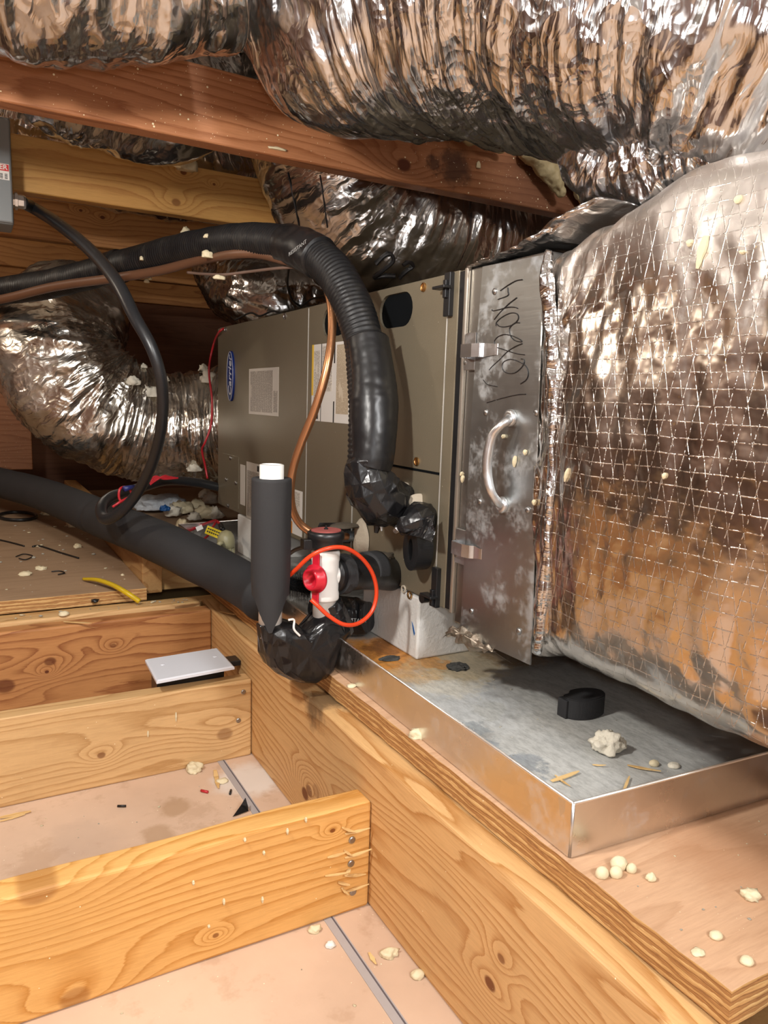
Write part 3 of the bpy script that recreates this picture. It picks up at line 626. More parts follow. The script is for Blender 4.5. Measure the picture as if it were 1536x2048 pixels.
for (y, z, mt) in ((.199, .789, 'brass'), (.199, .538, 'brass'), (.735, .792, 'steel'), (1.14, .792, 'steel')):
    g = link('screw', bm_lathe([(.0065, 0), (.0065, .0022), (.0052, .0028), (.0045, .0026), (.0038, .0012), (.0015, .0012)], (FX - .001, y, z), (-1, 0, 0), 20), M[mt], ah)
    if mt == 'brass': g['label'] = 'brass screw'
for (px, py) in ((808, 1178), (820, 1190)):
    p = P(px, py, 'x', FX - .001)
    link('knockout_ring', bm_lathe([(.0042, 0), (.0062, 0), (.0062, .002), (.0042, .002)], p, (-1, 0, 0), 20, True), M['brass' if px > 810 else 'putty'], ah)
# latches
for (y, z0, z1, flip) in ((.128, .742, .800, 1), (.128, .334, .392, -1)):
    b = bm_box(FX - .009, FX - .001, y - .007, y + .007, z0, z1, .001)
    zz = z1 - .022 if flip > 0 else z0 + .014
    merge(b, bm_box(FX - .020, FX - .006, y - .009, y + .020, zz, zz + .004, .001))
    merge(b, bm_box(FX - .013, FX - .008, y - .003, y + .004, zz - .012, zz + .012, .001))
    if flip < 0: merge(b, bm_cyl((FX - .016, y + .020, zz - .005), (FX - .006, y + .020, zz - .005), .0075, n=20))
    link('latch', b, M['black'], ah)
# badge
yb, zb, hb, wb = 1.090, .675, .062, .026
def ellipse_bm(y, z, ry, rz, xa, xb, n=48): return bm_prism_x([(y + ry * math.cos(2 * math.pi * i / n), z + rz * math.sin(2 * math.pi * i / n)) for i in range(n)], xa, xb)
bd = link('badge', ellipse_bm(yb, zb, wb, hb, FX - .006, FX - .001), M['badgeblue'], ah); bd['label'] = 'blue oval badge with silver lettering'
me = text_mesh('Carrier', .033, (FX - .0064, yb - .001, zb), (0, 0, 1), (0, 1, 0), shear=.25, bold=.0004)
link('badge_lettering', me, M['badgewhite'], bd)
b = bmesh.new()
for i in range(64):
    a = 2 * math.pi * i / 64
ring = [(yb + (wb - .002) * math.cos(2 * math.pi * i / 64), zb + (hb - .002) * math.sin(2 * math.pi * i / 64)) for i in range(64)]
b.free(); b = bm_tube([(FX - .0062, y, z) for y, z in ring], .0006, nr=6, closed=True, straight=True); link('badge_rim', b, M['badgewhite'], bd)
# stickers (rounded prisms just proud of the steel) with printed blocks
def sticker(y0, y1, z0, z1, mat, lab, extra=()):
    o = link('sticker', bm_box(FX - .0016, FX - .0009, y0, y1, z0, z1, 0), M[mat], ah); o['label'] = lab
    for (a0, a1, c0, c1, mt, nm) in extra: link(nm, bm_box(FX - .0019, FX - .0016, a0, a1, c0, c1, 0), M[mt], o)
    return o
sticker(.767, .958, .586, .690, 'label', 'large glossy rating sticker', ((.80, .948, .592, .684, 'print_a', 'print_block'), (.771, .797, .594, .640, 'print_a', 'print_block')))
for i, (dy, dz) in enumerate(((.775, .655),)):
    pass
st = sticker(.430, .592, .584, .727, 'labelw', 'white and yellow instruction sticker behind the copper pipe', (
    (.584, .592, .632, .727, 'labelyel', 'yellow_band'), (.556, .582, .60, .715, 'print_b', 'print_block'), (.500, .545, .64, .722, 'print_b', 'print_block'), (.432, .482, .60, .722, 'print_c', 'print_block'),
    (.547, .549, .584, .624, 'labelblk', 'black_rule'), (.5470, .5495, .66, .727, 'labelblk', 'black_rule'), (.489, .4935, .69, .727, 'labelblk', 'black_rule'), (.489, .4935, .584, .622, 'labelblk', 'black_rule'), (.560, .575, .588, .597, 'labelblk', 'pictogram')))
sticker(.629, .686, .347, .440, 'labelw', 'white and orange warning sticker', ((.679, .686, .405, .440, 'labelor', 'orange_band'), (.679, .686, .347, .372, 'labelor', 'orange_band'), (.640, .672, .385, .436, 'print_b', 'print_block'), (.664, .672, .390, .402, 'labelblk', 'pictogram')))
sticker(.984, 1.020, .362, .461, 'label', 'narrow blank sticker strip')
sticker(.877, .973, .336, .472, 'label', 'grey wiring sticker half behind the white pipe', ((.885, .966, .342, .452, 'print_a', 'print_block'), (.884, .897, .455, .468, 'labelblk', 'pictogram')))
# knockout cover plate, bottom left
cv = link('cover_plate', bm_box(FX - .0022, FX - .0009, 1.032, 1.160, .347, .478, .0006), M['casing'], ah)
for (y, z) in ((1.095, .470), (1.132, .411), (1.050, .411), (1.115, .345)):
    link('screw', bm_lathe([(.0052, 0), (.0052, .002), (.003, .0035), (.001, .0036)], (FX - .0022, y, z), (-1, 0, 0), 16), M['steel'], cv)
# foam supports
fb = tag(link('support_block', bm_box(.170, .40, .180, .36, PF, .3335, .003), M['styro']), 'white polystyrene block with a blue mark under the near end of the air handler', 'block')
link('blue_mark', bm_prism_x([(.189, .272), (.193, .280), (.197, .292), (.192, .286), (.187, .276)], .1694, .1702), M['blueink'], fb)
tag(link('support_block', bm_box(.170, .40, .93, 1.045, PF, .3335, .003), M['styro']), 'white polystyrene block under the far end of the air handler', 'block')
# rusty crust rings on pan floor
tag(link('rubber_disc', bm_blob(P(780, 1317, 'z', PF + .001), (.016, .010, .003), 4, .3), M['blackcrust']), 'flat dark disc lying in the rust at the back of the pan', 'disc')
tag(link('crusted_lump', bm_blob(P(915, 1333, 'z', PF + .002), (.016, .013, .004), 9, .5, 3), M['blackcrust']), 'crumbled grey lump on the pan in front of the polystyrene block', 'lump')

# ------------------------------------------------------------------ filter rack with access door
rk = thing('filter_rack', 'galvanised filter rack with handled access door between air handler and foil plenum', 'filter rack', (.4, .01, .32))
link('rack_body', bm_box(FX + .002, .70, -.062, .089, .322, .800, .002), M['rack'], rk)
# door follows photo corners on the rack face (slightly proud, leaning)
def plate_bm(yz, xa, xb, nsub=30):
    b = bmesh.new(); (tl, tr, br_, bl) = yz; rows = []
    for i in range(nsub + 1):
        t = i / nsub; l = Vector(tl).lerp(Vector(bl), t); r = Vector(tr).lerp(Vector(br_), t); w_ = .0022 * math.sin(t * 5.0)
        rows.append([b.verts.new((xa - .001 * math.sin(t * 3.1), l.x + w_, l.y)), b.verts.new((xa, r.x + w_ * .8, r.y)), b.verts.new((xb, r.x + w_ * .8, r.y)), b.verts.new((xb, l.x + w_, l.y))])
    for i in range(nsub):
        for k in range(4): b.faces.new((rows[i][k], rows[i][(k + 1) % 4], rows[i + 1][(k + 1) % 4], rows[i + 1][k]))
    b.faces.new(rows[0][::-1]); b.faces.new(rows[-1]); bmesh.ops.recalc_face_normals(b, faces=b.faces); return b
dr = link('access_door', plate_bm(((.052, .797), (-.064, .794), (-.082, .318), (.064, .315)), FX - .0065, FX - .0045), M['plate'], rk)
dr['label'] = 'sheet metal access door with handwriting and handle'
link('door_lip', bm_box(FX - .0045, FX + .002, -.062, .05, .330, .780, .001), M['plate'], rk)
for (px, py) in ((990, 583), (972, 825), (1073, 825), (960, 1003), (1056, 1020), (943, 1222), (1038, 1262)):
    p = P(px, py, 'x', FX - .0065)
    link('rivet', bm_lathe([(.0042, 0), (.0042, .0012), (.0028, .0024), (.0008, .0026)], p, (-1, 0, 0), 16), M['steel'], dr, True)
hp = [P(1020, 836, 'x', FX - .009), P(1014, 842, 'x', FX - .018), P(1000, 852, 'x', FX - .026), P(984, 873, 'x', FX - .030), P(975, 915, 'x', FX - .032), P(975, 950, 'x', FX - .031), P(982, 982, 'x', FX - .028), P(995, 1003, 'x', FX - .018), P(1003, 1010, 'x', FX - .009)]
hb_ = bm_tube(hp, [.006, .0050, .0058, .0062, .0062, .0058, .0050, .0060], 70, 18)
for q in (hp[0], hp[-1]): merge(hb_, bm_lathe([(.0100, -.0015), (.0105, .001), (.0100, .0045), (.0060, .0058), (.004, .0042), (.001, .0040)], (FX - .0075, q.y, q.z), (-1, 0, 0), 28))
link('handle', hb_, M['bright'], dr, True)
for (px0, py0, px1, py1) in ((937, 688, 1002, 716), (914, 1082, 970, 1116)):
    p = P(px0, py0, 'x', FX - .001); q = P(px1, py1, 'x', FX - .001); zc = (p.z + q.z) / 2
    br = link('door_clip', bm_box(FX - .0042, FX - .0005, .062, .086, zc - .024, zc + .024, .0006), M['bright'], rk)
    yA, yB = .080, q.y; h = .0085; prof = [(yA, 0), (yA, .013), (yA - .003, .016), (.052, .017), (.040, .013), (.037, .0085), (yB + .004, .0075), (yB, .0065)]
    b = bmesh.new(); rows = []
    for (y, o) in prof:
        hh = h if y > .036 else h * .8
        rows.append([b.verts.new((FX - .001 - o, y, zc - hh)), b.verts.new((FX - .001 - o, y, zc + hh)), b.verts.new((FX - .0002 - o, y - .001, zc + hh)), b.verts.new((FX - .0002 - o, y - .001, zc - hh))])
    for i in range(len(rows) - 1):
        for k in range(4): b.faces.new((rows[i][k], rows[i][(k + 1) % 4], rows[i + 1][(k + 1) % 4], rows[i + 1][k]))
    b.faces.new(rows[0][::-1]); b.faces.new(rows[-1]); bmesh.ops.recalc_face_normals(b, faces=b.faces)
    link('spring_tongue', b, M['bright'], br)
    for yy in (.0845, .079): link('screw', bm_lathe([(.003, 0), (.003, .0008), (.0012, .0014)], (FX - .0040, yy if yy > .08 else .0835, zc + (.006 if yy > .08 else -.014)), (-1, 0, 0), 12), M['steel'], br)
# handwriting, strokes as thin ribbons on the door
SX, SY, SK = 900, 500, 220 / 1252
strokes = [[(822, 337), (750, 350), (660, 400), (572, 463)], [(656, 428), (658, 470), (655, 518), (545, 562)],
    [(758, 543), (660, 620), (560, 720), (502, 792)], [(475, 680), (490, 692), (560, 678), (660, 652), (740, 652), (770, 666)],
    [(522, 865), (530, 820), (590, 765), (680, 720), (750, 722), (778, 760), (760, 810), (700, 855), (620, 875), (560, 868), (530, 840)],
    [(792, 828), (740, 830), (690, 870), (675, 910), (690, 980), (740, 1030), (815, 1045), (790, 1015), (700, 975), (620, 962), (550, 985), (508, 1030), (510, 1070), (538, 1096)],
    [(820, 1065), (740, 1100), (650, 1160), (560, 1250), (480, 1325), (447, 1365)], [(440, 1098), (540, 1112), (660, 1150), (760, 1180), (850, 1192)],
    [(808, 1240), (838, 1245), (840, 1290), (800, 1350), (740, 1395), (680, 1405), (620, 1385), (592, 1330), (610, 1275), (680, 1245), (760, 1262), (850, 1310), (888, 1390), (870, 1470), (800, 1525)],
    [(378, 1478), (430, 1532), (540, 1555)], [(862, 1642), (780, 1645), (640, 1675), (530, 1705)], [(520, 1708), (450, 1730), (420, 1740)]]
b = bmesh.new()
for st_ in strokes:
    pts = [P(SX + x * SK, SY + y * SK, 'x', FX - .0072) for x, y in st_]
    merge(b, bm_tube(pts, .00062, max(12, 8 * len(pts)), 6))
link('handwriting', b, M['marker'], dr)
# foam drips on the door
for i, (px, py, l) in enumerate(((1030, 923, 22), (1051, 905, 10), (1007, 873, 7), (1069, 1005, 10), (935, 1138, 24), (926, 958, 14), (924, 948, 8))):
    xx = FX - (.0085 if px > 940 else .005)
    splinter(P(px + 1, py - l / 2, 'x', xx), P(px - 2, py + l / 2, 'x', xx), .0026, .0014, 'foam', 'foam_drip', ('large cream foam drip inside the curve of the door handle', 'smaller foam drip upper right of the large one by the handle', 'small foam drip beside the upper part of the handle', 'thin foam drip by the lower right rivet of the door', 'foam drip hanging from the lower door clip', 'slanting foam drip on the rack edge left of the handle', 'tiny foam drip just above the slanting one on the rack edge')[i], 'foam drips on the filter rack', .0005)
# torn foil at lower corner of unit
for i, (px, py, r) in enumerate(((905, 1250, .014), (925, 1262, .012), (890, 1268, .009))): pass
def crumple(name, pts, rad, mat, amp, seed, nl=60, nr=40, freq=30, squash=None, st=1):
    def dsp(p0, s, a, t, d):
        p = Vector((p0.x, p0.y, p0.z * st)); return amp * (abs(noise.noise(p * freq + Vector((seed, 0, 0)))) * 1.6 + noise.noise(p * freq * 2.3 + Vector((0, seed, 0))) * .5)
    return link(name, bm_tube(pts, rad, nl, nr, dsp, roundcap=True, squash=squash), M[mat], smooth=False)

# ------------------------------------------------------------------ foil plenum
def plenum():
    Y0, Y1 = -.064, -1.05; nu, nv = 200, 190; b = bmesh.new(); uvl = b.loops.layers.uv.new('UVMap'); grid = []
    for i in range(nu + 1):
        t = i / nu; y = Y0 + (Y1 - Y0) * (t ** 1.35); s_ = Y0 - y
        top = .800 + .050 * min(1, max(0, (s_ - .02) / .16)) ** .8 + .03 * min(1, max(0, (s_ - .3) / .5)); bot = .318 + .018 * min(1, s_ / .05)
        if s_ > .05: bot = .336 - .010 * min(1, (s_ - .05) / .3)
        bul = .004 + .034 * (1 - math.exp(-s_ / .16)); row = []
        H = top - bot; W = .42; per = [ ]
        # profile: bottom inner -> front bottom corner -> face -> top corner -> top back
        for j in range(nv + 1):
            q = j / nv; rc = .035
            if q < .12: x = FX + W - (W - rc) * (q / .12); z = bot; nx, nz = 0, -1
            elif q < .20: a = (q - .12) / .08 * math.pi / 2; x = FX + rc - rc * math.sin(a); z = bot + rc - rc * math.cos(a); nx, nz = -math.sin(a), -math.cos(a)
            elif q < .80: k = (q - .20) / .6; x = FX; z = bot + rc + (H - 2 * rc) * k; nx, nz = -1, 0
            elif q < .88: a = (q - .80) / .08 * math.pi / 2; x = FX + rc - rc * math.cos(a); z = top - rc + rc * math.sin(a); nx, nz = -math.cos(a), math.sin(a)
            else: x = FX + rc + (W - rc) * ((q - .88) / .12); z = top; nx, nz = 0, 1
            k = max(0, min(1, (z - bot) / H)); bb = bul * math.sin(math.pi * (k ** .85)) ** .8 if 0 < k < 1 else 0
            face = max(0, -nx); pz = Vector((x, y, z))
            r1 = noise.noise(Vector((y * 9, z * 5, x * 5))); r2 = abs(noise.noise(Vector((y * 22, z * 7, 3 + x * 9)))); r3 = noise.noise(Vector((y * 60, z * 40, x * 40)))
            near = math.exp(-s_ / .06); d = .006 * r1 + .0045 * r2 + .0012 * r3 + near * (.006 * (abs(noise.noise(Vector((y * 90, z * 14, 1)))) - .3) + .004 * noise.noise(Vector((y * 45, z * 35, 7))))
            # crease low on the right and the pinch at the top corner
            cr = math.exp(-((s_ - .345) / .05) ** 2) * math.exp(-((z - (bot + .035)) / .018) ** 2); d += .012 * cr - .010 * math.exp(-((s_ - .345) / .06) ** 2) * math.exp(-((z - (bot + .012)) / .008) ** 2)
            d += .006 * math.exp(-((s_ - .05) / .05) ** 2) * noise.noise(Vector((y * 50 + z * 30, z * 20, 5))) * (k > .8)
            row.append((b.verts.new((x + nx * d - bb * (.4 + .6 * face), y, z + nz * d * .8)), (s_, q * 1.2)))
        grid.append(row)
    for i in range(nu):
        for j in range(nv):
            q = (grid[i][j], grid[i + 1][j], grid[i + 1][j + 1], grid[i][j + 1]); f = b.faces.new([v[0] for v in q])
            for lp, v in zip(f.loops, q): lp[uvl].uv = v[1]
    c1 = [r[0][0] for r in grid]; c2 = [r[-1][0] for r in grid]
    for i in range(nu): b.faces.new((c1[i], c2[i], c2[i + 1], c1[i + 1]))
    b.faces.new([v[0] for v in grid[0]]); b.faces.new([v[0] for v in grid[-1]][::-1])
    bmesh.ops.recalc_face_normals(b, faces=b.faces)
    return tag(link('duct_plenum', b, M['scrim'], smooth=True), 'large box duct wrapped in shiny foil with a diamond thread grid', 'duct')
pl = plenum()
# raised foil flap along the seam and dusty tape on its top
crf = crumple('foil_seam_flap', [P(1094, 500, 'x', .162), P(1093, 560, 'x', .158), P(1100, 620, 'x', .160), P(1106, 720, 'x', .160), P(1106, 850, 'x', .160), P(1103, 1000, 'x', .159), P(1090, 1150, 'x', .160), P(1075, 1310, 'x', .164)], [.004, .007, .006, .0045, .004, .004, .0045, .004], 'foil_a', .0042, 2, 260, 24, 60, None, .22)
tag(crf, 'torn upright foil edge along the seam between access door and foil plenum', 'foil edge')
tag(crumple('foil_tape_strip', [Vector((.20, .10, .8035)), Vector((.20, .05, .805)), Vector((.20, .0, .807)), Vector((.20, -.05, .812)), Vector((.20, -.09, .826)), Vector((.20, -.14, .842))], [.030, .036, .040, .045, .045, .03], 'foil_b', .006, 8, 160, 60, 30, lambda p, c: Vector((c.x + (p.x - c.x), p.y, c.z + (p.z - c.z) * .11))), 'dusty wrinkled foil tape along the top edge of the filter rack', 'tape')
for i, (px, py, l, wd) in enumerate(((1404, 505, 66, .0055), (1381, 487, 14, .004), (1478, 400, 16, .005), (1486, 505, 8, .003), (1134, 950, 26, .0022), (1330, 952, 12, .002))):
    tr = bvh_of(pl); a = on_surface(tr, px + l * .15, py - l / 2, .001); c = on_surface(tr, px - l * .12, py + l / 2, .001)
    if a and c: splinter(a, c, wd * .7, .0014, 'foam', 'foam_drip', ('long yellow foam run on the upper right of the foil plenum', 'short foam drip left of the long yellow run', 'foam smear near the top right of the foil plenum', 'tiny foam dot right of the long yellow run', 'foam drip near the seam left of the foil plenum', 'small pale drip in the middle of the foil plenum')[i], 'foam drips on the plenum', .0005)

# ------------------------------------------------------------------ flexible foil ducts
def flex(name, pts, rad, mat, label, seed=0, nl=260, nr=150, amp=.012, folds=26, ang=1.6, sag=0, pivot=None, group=None):
    def dsp(p, s, a, t, d):
        ca, sa = math.cos(a), math.sin(a); w_ = noise.noise(p * 4 + Vector((seed, 0, 0))) * .06
        f = noise.noise(Vector(((s + w_) * folds, ca * ang + seed, sa * ang))); f2 = noise.noise(Vector(((s + w_ * .5) * folds * 2.7, ca * ang * 2 + seed, sa * ang * 2)))
        big = noise.noise(Vector((s * 5, ca * 1.1 + seed, sa * 1.1))); cr = abs(noise.noise(p * 26 + Vector((0, seed, 0)))); m = .5 + .7 * noise.noise(p * 3.1 + Vector((seed, 4, 0)))
        f3 = noise.noise(Vector(((s + w_ * .3) * folds * 5.5, ca * ang * 1.5 + seed, sa * ang * 1.5)))
        return amp * ((.5 - abs(f)) * 1.5 + (.5 - abs(f2)) * .5 * (1 + m) + (.5 - abs(f3)) * .22 * (1 + m) + big * 1.6 + cr * .5 * m) - amp
    return tag(link(name, bm_tube(pts, rad, nl, nr, dsp), M[mat], smooth=True), label, 'duct', group)
FA = flex('flexible_duct', [AT(640, -420, 1.6), AT(675, -160, 1.40), AT(740, -25, 1.27), AT(900, -45, 1.17), AT(1080, -45, 1.09), AT(1280, 10, 1.0), AT(1500, 30, .95), AT(1800, 80, .95)], [.18, .185, .19, .19, .185, .178, .165, .16, .16], 'foil_a',
    'huge crumpled foil duct arching overhead across the top right', 1, 460, 200, .015, 22, .7)
FA2 = flex('flexible_duct', [AT(1165, 345, 1.05), AT(1195, 320, 1.01), AT(1255, 335, .98), AT(1340, 330, .93), AT(1480, 265, .88), AT(1700, 180, .85)], [.030, .060, .060, .050, .046, .050], 'foil_a',
    'bunched foil duct end pressed between the overhead duct and the plenum', 5, 260, 120, .009, 26, .9)
FT = flex('flexible_duct', [Vector((-1.0, .34, 1.18)), Vector((-.6, .34, 1.19)), Vector((-.25, .33, 1.195)), Vector((-.15, .33, 1.20)), Vector((-.095, .33, 1.21))], [.175, .175, .178, .172, .13], 'foil_b',
    'foil duct lying across the top left in front of the nearest ceiling tie', 9, 300, 160, .013, 12, .9)
FC = flex('flexible_duct', [Vector((.27, .80, 1.55)), Vector((.28, .80, 1.25)), Vector((.36, .795, 1.07)), Vector((.55, .79, 1.0)), Vector((.9, .79, .995)), Vector((1.25, .79, 1.0))], [.18, .19, .195, .19, .185, .18], 'foil_c',
    'dark foil duct with black marker writing sagging behind the nearest ceiling tie', 13, 320, 160, .012, 18, .7)
FE = flex('flexible_duct', [Vector((-.40, .80, 1.36)), Vector((-.25, .80, 1.27)), Vector((-.1, .80, 1.212)), Vector((-.05, .80, 1.225)), Vector((-.035, .80, 1.32))], [.15, .17, .172, .15, .10], 'foil_c',
    'foil duct bulging between the first and second ceiling ties', 17, 160, 120, .010, 26, 1.8)
FF = flex('flexible_duct', [Vector((-.4, 1.3, 1.3)), Vector((.03, 1.3, 1.235)), Vector((.3, 1.3, 1.30))], [.15, .17, .14], 'foil_c', 'foil duct just showing between the second and third ceiling ties', 19, 100, 80, .010, 20, 1.8)
FG = flex('flexible_duct', [Vector((.40, 1.24, .56)), Vector((.38, 1.38, .55)), Vector((.27, 1.50, .535)), Vector((.08, 1.55, .53)), Vector((-.09, 1.55, .58)), Vector((-.18, 1.58, .71)), Vector((-.15, 1.68, .82)), Vector((-.10, 1.90, .84)), Vector((-.06, 2.2, .84))], [.165, .17, .168, .165, .175, .18, .17, .165, .16], 'foil_e',
    'foil duct elbow at the left curving down behind the black hoses', 23, 400, 180, .015, 20, .8)
FH = flex('flexible_duct', [P(440, 500, 'y', 1.85), P(480, 575, 'y', 1.55), P(545, 600, 'y', 1.40), P(680, 590, 'y', 1.38), P(850, 560, 'y', 1.38)], [.11, .11, .11, .105, .105], 'foil_c', 'crumpled foil duct peeking out behind the top left of the air handler', 29, 150, 100, .012, 26, 1.8)
# marker writing + lines on the dark duct
tr = bvh_of(FC)
def ink(name, pts, r, label, n=30):
    pp = [on_surface(tr, x, y, .0015) or P(x, y, 'y', .64) for x, y in pts]
    b = bm_tube(pp, r, n, 8); return link(name, b, M['marker'], None), label
mk = []
for name, pts, r in (('marker_digit', [(752, 528), (768, 512), (782, 508), (786, 522), (772, 535), (758, 548), (748, 556), (768, 552), (790, 552)], .0042), ('marker_digit', [(806, 530), (818, 524), (826, 532), (816, 540), (806, 548), (800, 556)], .0036),
    ('marker_line', [(576, 345), (582, 370), (588, 400), (594, 430), (600, 460)], .0013), ('marker_line', [(640, 350), (645, 380), (649, 410), (653, 440), (655, 455)], .0013)):
    o, _ = ink(name, pts, r, ''); o.parent = FC
    if name == 'marker_digit': o['label'] = 'black marker handwriting'

# ------------------------------------------------------------------ spray foam around the tie and duct
for k, (pts, rr, lab) in enumerate((([P(872, 238, 'y', .505), P(930, 268, 'y', .50), P(975, 290, 'y', .495), P(1010, 300, 'y', .49)], [.008, .014, .010, .006], 'cream spray foam bead along the top of the nearest ceiling tie'),
    ([P(1040, 300, 'y', .50), P(1075, 315, 'y', .49), P(1100, 345, 'y', .485), P(1115, 370, 'y', .48), P(1128, 392, 'y', .48)], [.014, .024, .022, .017, .006], 'dripping tan foam mass at the right end of the nearest ceiling tie'),
    ([P(1150, 380, 'y', .43), P(1190, 400, 'y', .42), P(1235, 410, 'y', .41)], [.010, .018, .010], 'dark tan foam smear just above the plenum top'))):
    def dsp(p, s, a, t, d): return .006 * fbm(p * 45, 3)
    tag(link('spray_foam', bm_tube(pts, rr, 60, 30, dsp, roundcap=True), M['foamold'], smooth=True), lab, 'spray foam')
b = bm_box(-.12, .12, -.02, .02, -.05, .05, .003); me = bpy.data.meshes.new('wb'); b.to_mesh(me); b.free()
o = link('wood_brace', me, M['sleeper']); o.location = P(1185, 400, 'y', .49) + Vector((.02, 0, .02)); o.rotation_euler = (0, math.radians(38), math.radians(10)); tag(o, 'short slanted timber brace where the nearest tie meets the plenum', 'timber')
def blob(name, loc, rad, mat, label, cat, seed, amp=.4, group=None, sub=3, freq=1.6): return tag(link(name, bm_blob(loc, rad, seed, amp, freq, sub), M[mat], smooth=True), label, cat, group)
blob('foam_lump', P(368, 330, 'y', 1.02), (.020, .012, .024), 'foam', 'knobbly foam lump on the golden ceiling tie beside its knot', 'foam lump', 3, .7)
blob('foam_lump', P(555, 298, 'y', .517), (.017, .003, .003), 'foam', 'thin elongated foam streak on the nearest ceiling tie', 'foam lump', 5, .3)
blob('foam_lump', P(957, 332, 'y', .517), (.005, .003, .009), 'foam', 'small oval foam drop on the dark stain of the nearest tie', 'foam lump', 6, .2)
blob('foam_lump', P(293, 563, 'y', 1.02), (.006, .004, .006), 'foam', 'tiny foam drop hanging low at the golden tie', 'foam lump', 8, .3)

def bm_creased(pts, rad, nl, nr, amp, seed=0):
    rj = random.Random(seed); j = {}
    def dsp(p, s, a, t, d): return amp * rj.uniform(-1, 1)
    b = bm_tube(pts, rad, nl, nr, dsp)
    bmesh.ops.triangulate(b, faces=[f for f in b.faces if len(f.verts) == 4], quad_method='SHORT_EDGE' if seed % 2 else 'BEAUTY')
    bmesh.ops.bevel(b, geom=b.edges[:], offset=.0009, segments=1, affect='EDGES'); return b
def bm_pillow(outline, cen, D, amp, seed=0, rings=7):
    # soft bag whose outline lies in the xz plane through cen, bulging by D along y
    rj = random.Random(seed); b = bmesh.new(); n = len(outline); R = {}
    for side in (1, -1):
        for k in range(1, rings + 1):
            a = k / rings * math.pi / 2; sc_ = math.cos(a) ** .42 if k < rings else 0; off = math.sin(a) * D
            if k == rings: R[(side, k)] = [b.verts.new((cen.x, cen.y + side * off, cen.z))] * n; continue
            R[(side, k)] = [b.verts.new((cen.x + (p.x - cen.x) * sc_ + rj.uniform(-amp, amp), cen.y + side * off + rj.uniform(-amp, amp), cen.z + (p.z - cen.z) * sc_ + rj.uniform(-amp, amp))) for p in outline]
    base = [b.verts.new(p) for p in outline]
    for side in (1, -1):
        prev = base
        for k in range(1, rings + 1):
            cur = R[(side, k)]
            for i in range(n):
                j = (i + 1) % n; vs = [prev[i], prev[j], cur[j], cur[i]] if k < rings else [prev[i], prev[j], cur[0]]
                b.faces.new(vs)
            prev = cur
    bmesh.ops.recalc_face_normals(b, faces=b.faces); bmesh.ops.triangulate(b, faces=b.faces[:])
    bmesh.ops.bevel(b, geom=b.edges[:], offset=.0008, segments=1, affect='EDGES'); return b

# ------------------------------------------------------------------ refrigerant hose with brown cable and copper pipe
hz = thing('refrigerant_line', 'thick black wrapped refrigerant line arching from the left to the air handler port', 'refrigerant line', (.1, .3, .5))
HP = [AT(-600, 690, 2.7), AT(-330, 640, 2.6), AT(-120, 602, 2.4), AT(0, 583, 2.2), AT(110, 566, 2.02), AT(230, 535, 1.84), AT(350, 503, 1.66), AT(460, 484, 1.50), AT(545, 484, 1.39), AT(610, 500, 1.30), AT(665, 540, 1.23), AT(700, 600, 1.18), AT(724, 670, 1.145), AT(734, 740, 1.12), AT(737, 820, 1.10), AT(735, 890, 1.09), AT(733, 925, 1.088)]
def rib(p, s, a, t, d): return .0011 * math.sin(s * 2 * math.pi / .0075 + 1.5 * math.sin(a) + 2 * noise.noise(p * 25)) + .0016 * noise.noise(p * 18)
link('wrapped_hose', bm_tube(HP, [.034, .034, .034, .034, .034, .0335, .0335, .033, .031, .031, .031, .031, .030, .030, .029, .029], 1250, 36, rib), M['hose'], hz, True)
def wrinkle(amp, fr): return lambda p, s, a, t, d: amp * (abs(noise.noise(p * fr)) * 1.3 + .5 * noise.noise(p * fr * 2.4))
o = link('tape_band', bm_tube([AT(575, 489, 1.352), AT(610, 500, 1.30), AT(640, 517, 1.262)], .034, 60, 40, wrinkle(.002, 30)), M['tapesm'], hz, True)
tr2 = bvh_of(o)
def print_on(txt, px, py, ang, size, par, tang):
    p = on_surface(tr2 if par is o else tr3, px, py, .0035)
    if not p: return
    t0 = tang.normalized(); n_ = (CAM - p).normalized(); n_ = (n_ - t0 * n_.dot(t0)).normalized(); u0 = n_.cross(t0)
    r = t0 * math.cos(ang) + u0 * math.sin(ang); u = u0 * math.cos(ang) - t0 * math.sin(ang)
    link('tape_print', text_mesh(txt, size, p, r, u), M['tapetext'], par)
tg = AT(640, 517, 1.262) - AT(575, 489, 1.352)
print_on('UV RESISTANT', 622, 514, math.radians(28), .0095, o, tg); print_on('RESISTANT', 598, 498, math.radians(40), .0095, o, tg)
link('tape_strap', bm_tube([AT(222, 538, 1.852), AT(240, 532, 1.826)], .0365, 8, 32), M['tapesm'], hz, True)
def flat(p, s, a, t, d): return .004 * max(0, math.cos(a - 1)) + .0035 * noise.noise(p * 14) + .001 * abs(noise.noise(p * 60))
link('tape_wrap', bm_tube([AT(738, 682, 1.13), AT(748, 760, 1.105), AT(750, 830, 1.090), AT(749, 900, 1.080), AT(741, 935, 1.080)], [.0300, .0305, .0345, .032, .028], 110, 44, flat), M['tapesm'], hz, True)
link('taped_elbow', bm_creased([AT(735, 915, 1.082), AT(736, 950, 1.078), AT(745, 978, 1.083), AT(764, 1000, 1.095), P(788, 1006, 'x', FX - .022), P(798, 1006, 'x', FX - .010)], [.0285, .033, .040, .041, .037, .033], 12, 14, .0042, 4), M['tapeblk'], hz)
link('port_collar', bm_cyl(P(802, 1003, 'x', FX - .0125), P(802, 1003, 'x', FX - .0008), .030, .031, 40, .001), M['putty'], hz, True)
bl = bm_tube([P(757, 1035, 'x', .125), P(755, 1050, 'x', .123), P(752, 1066, 'x', .12)], [.003, .006, .003], 12, 6); link('tape_tail', bl, M['tapeblk'], hz)
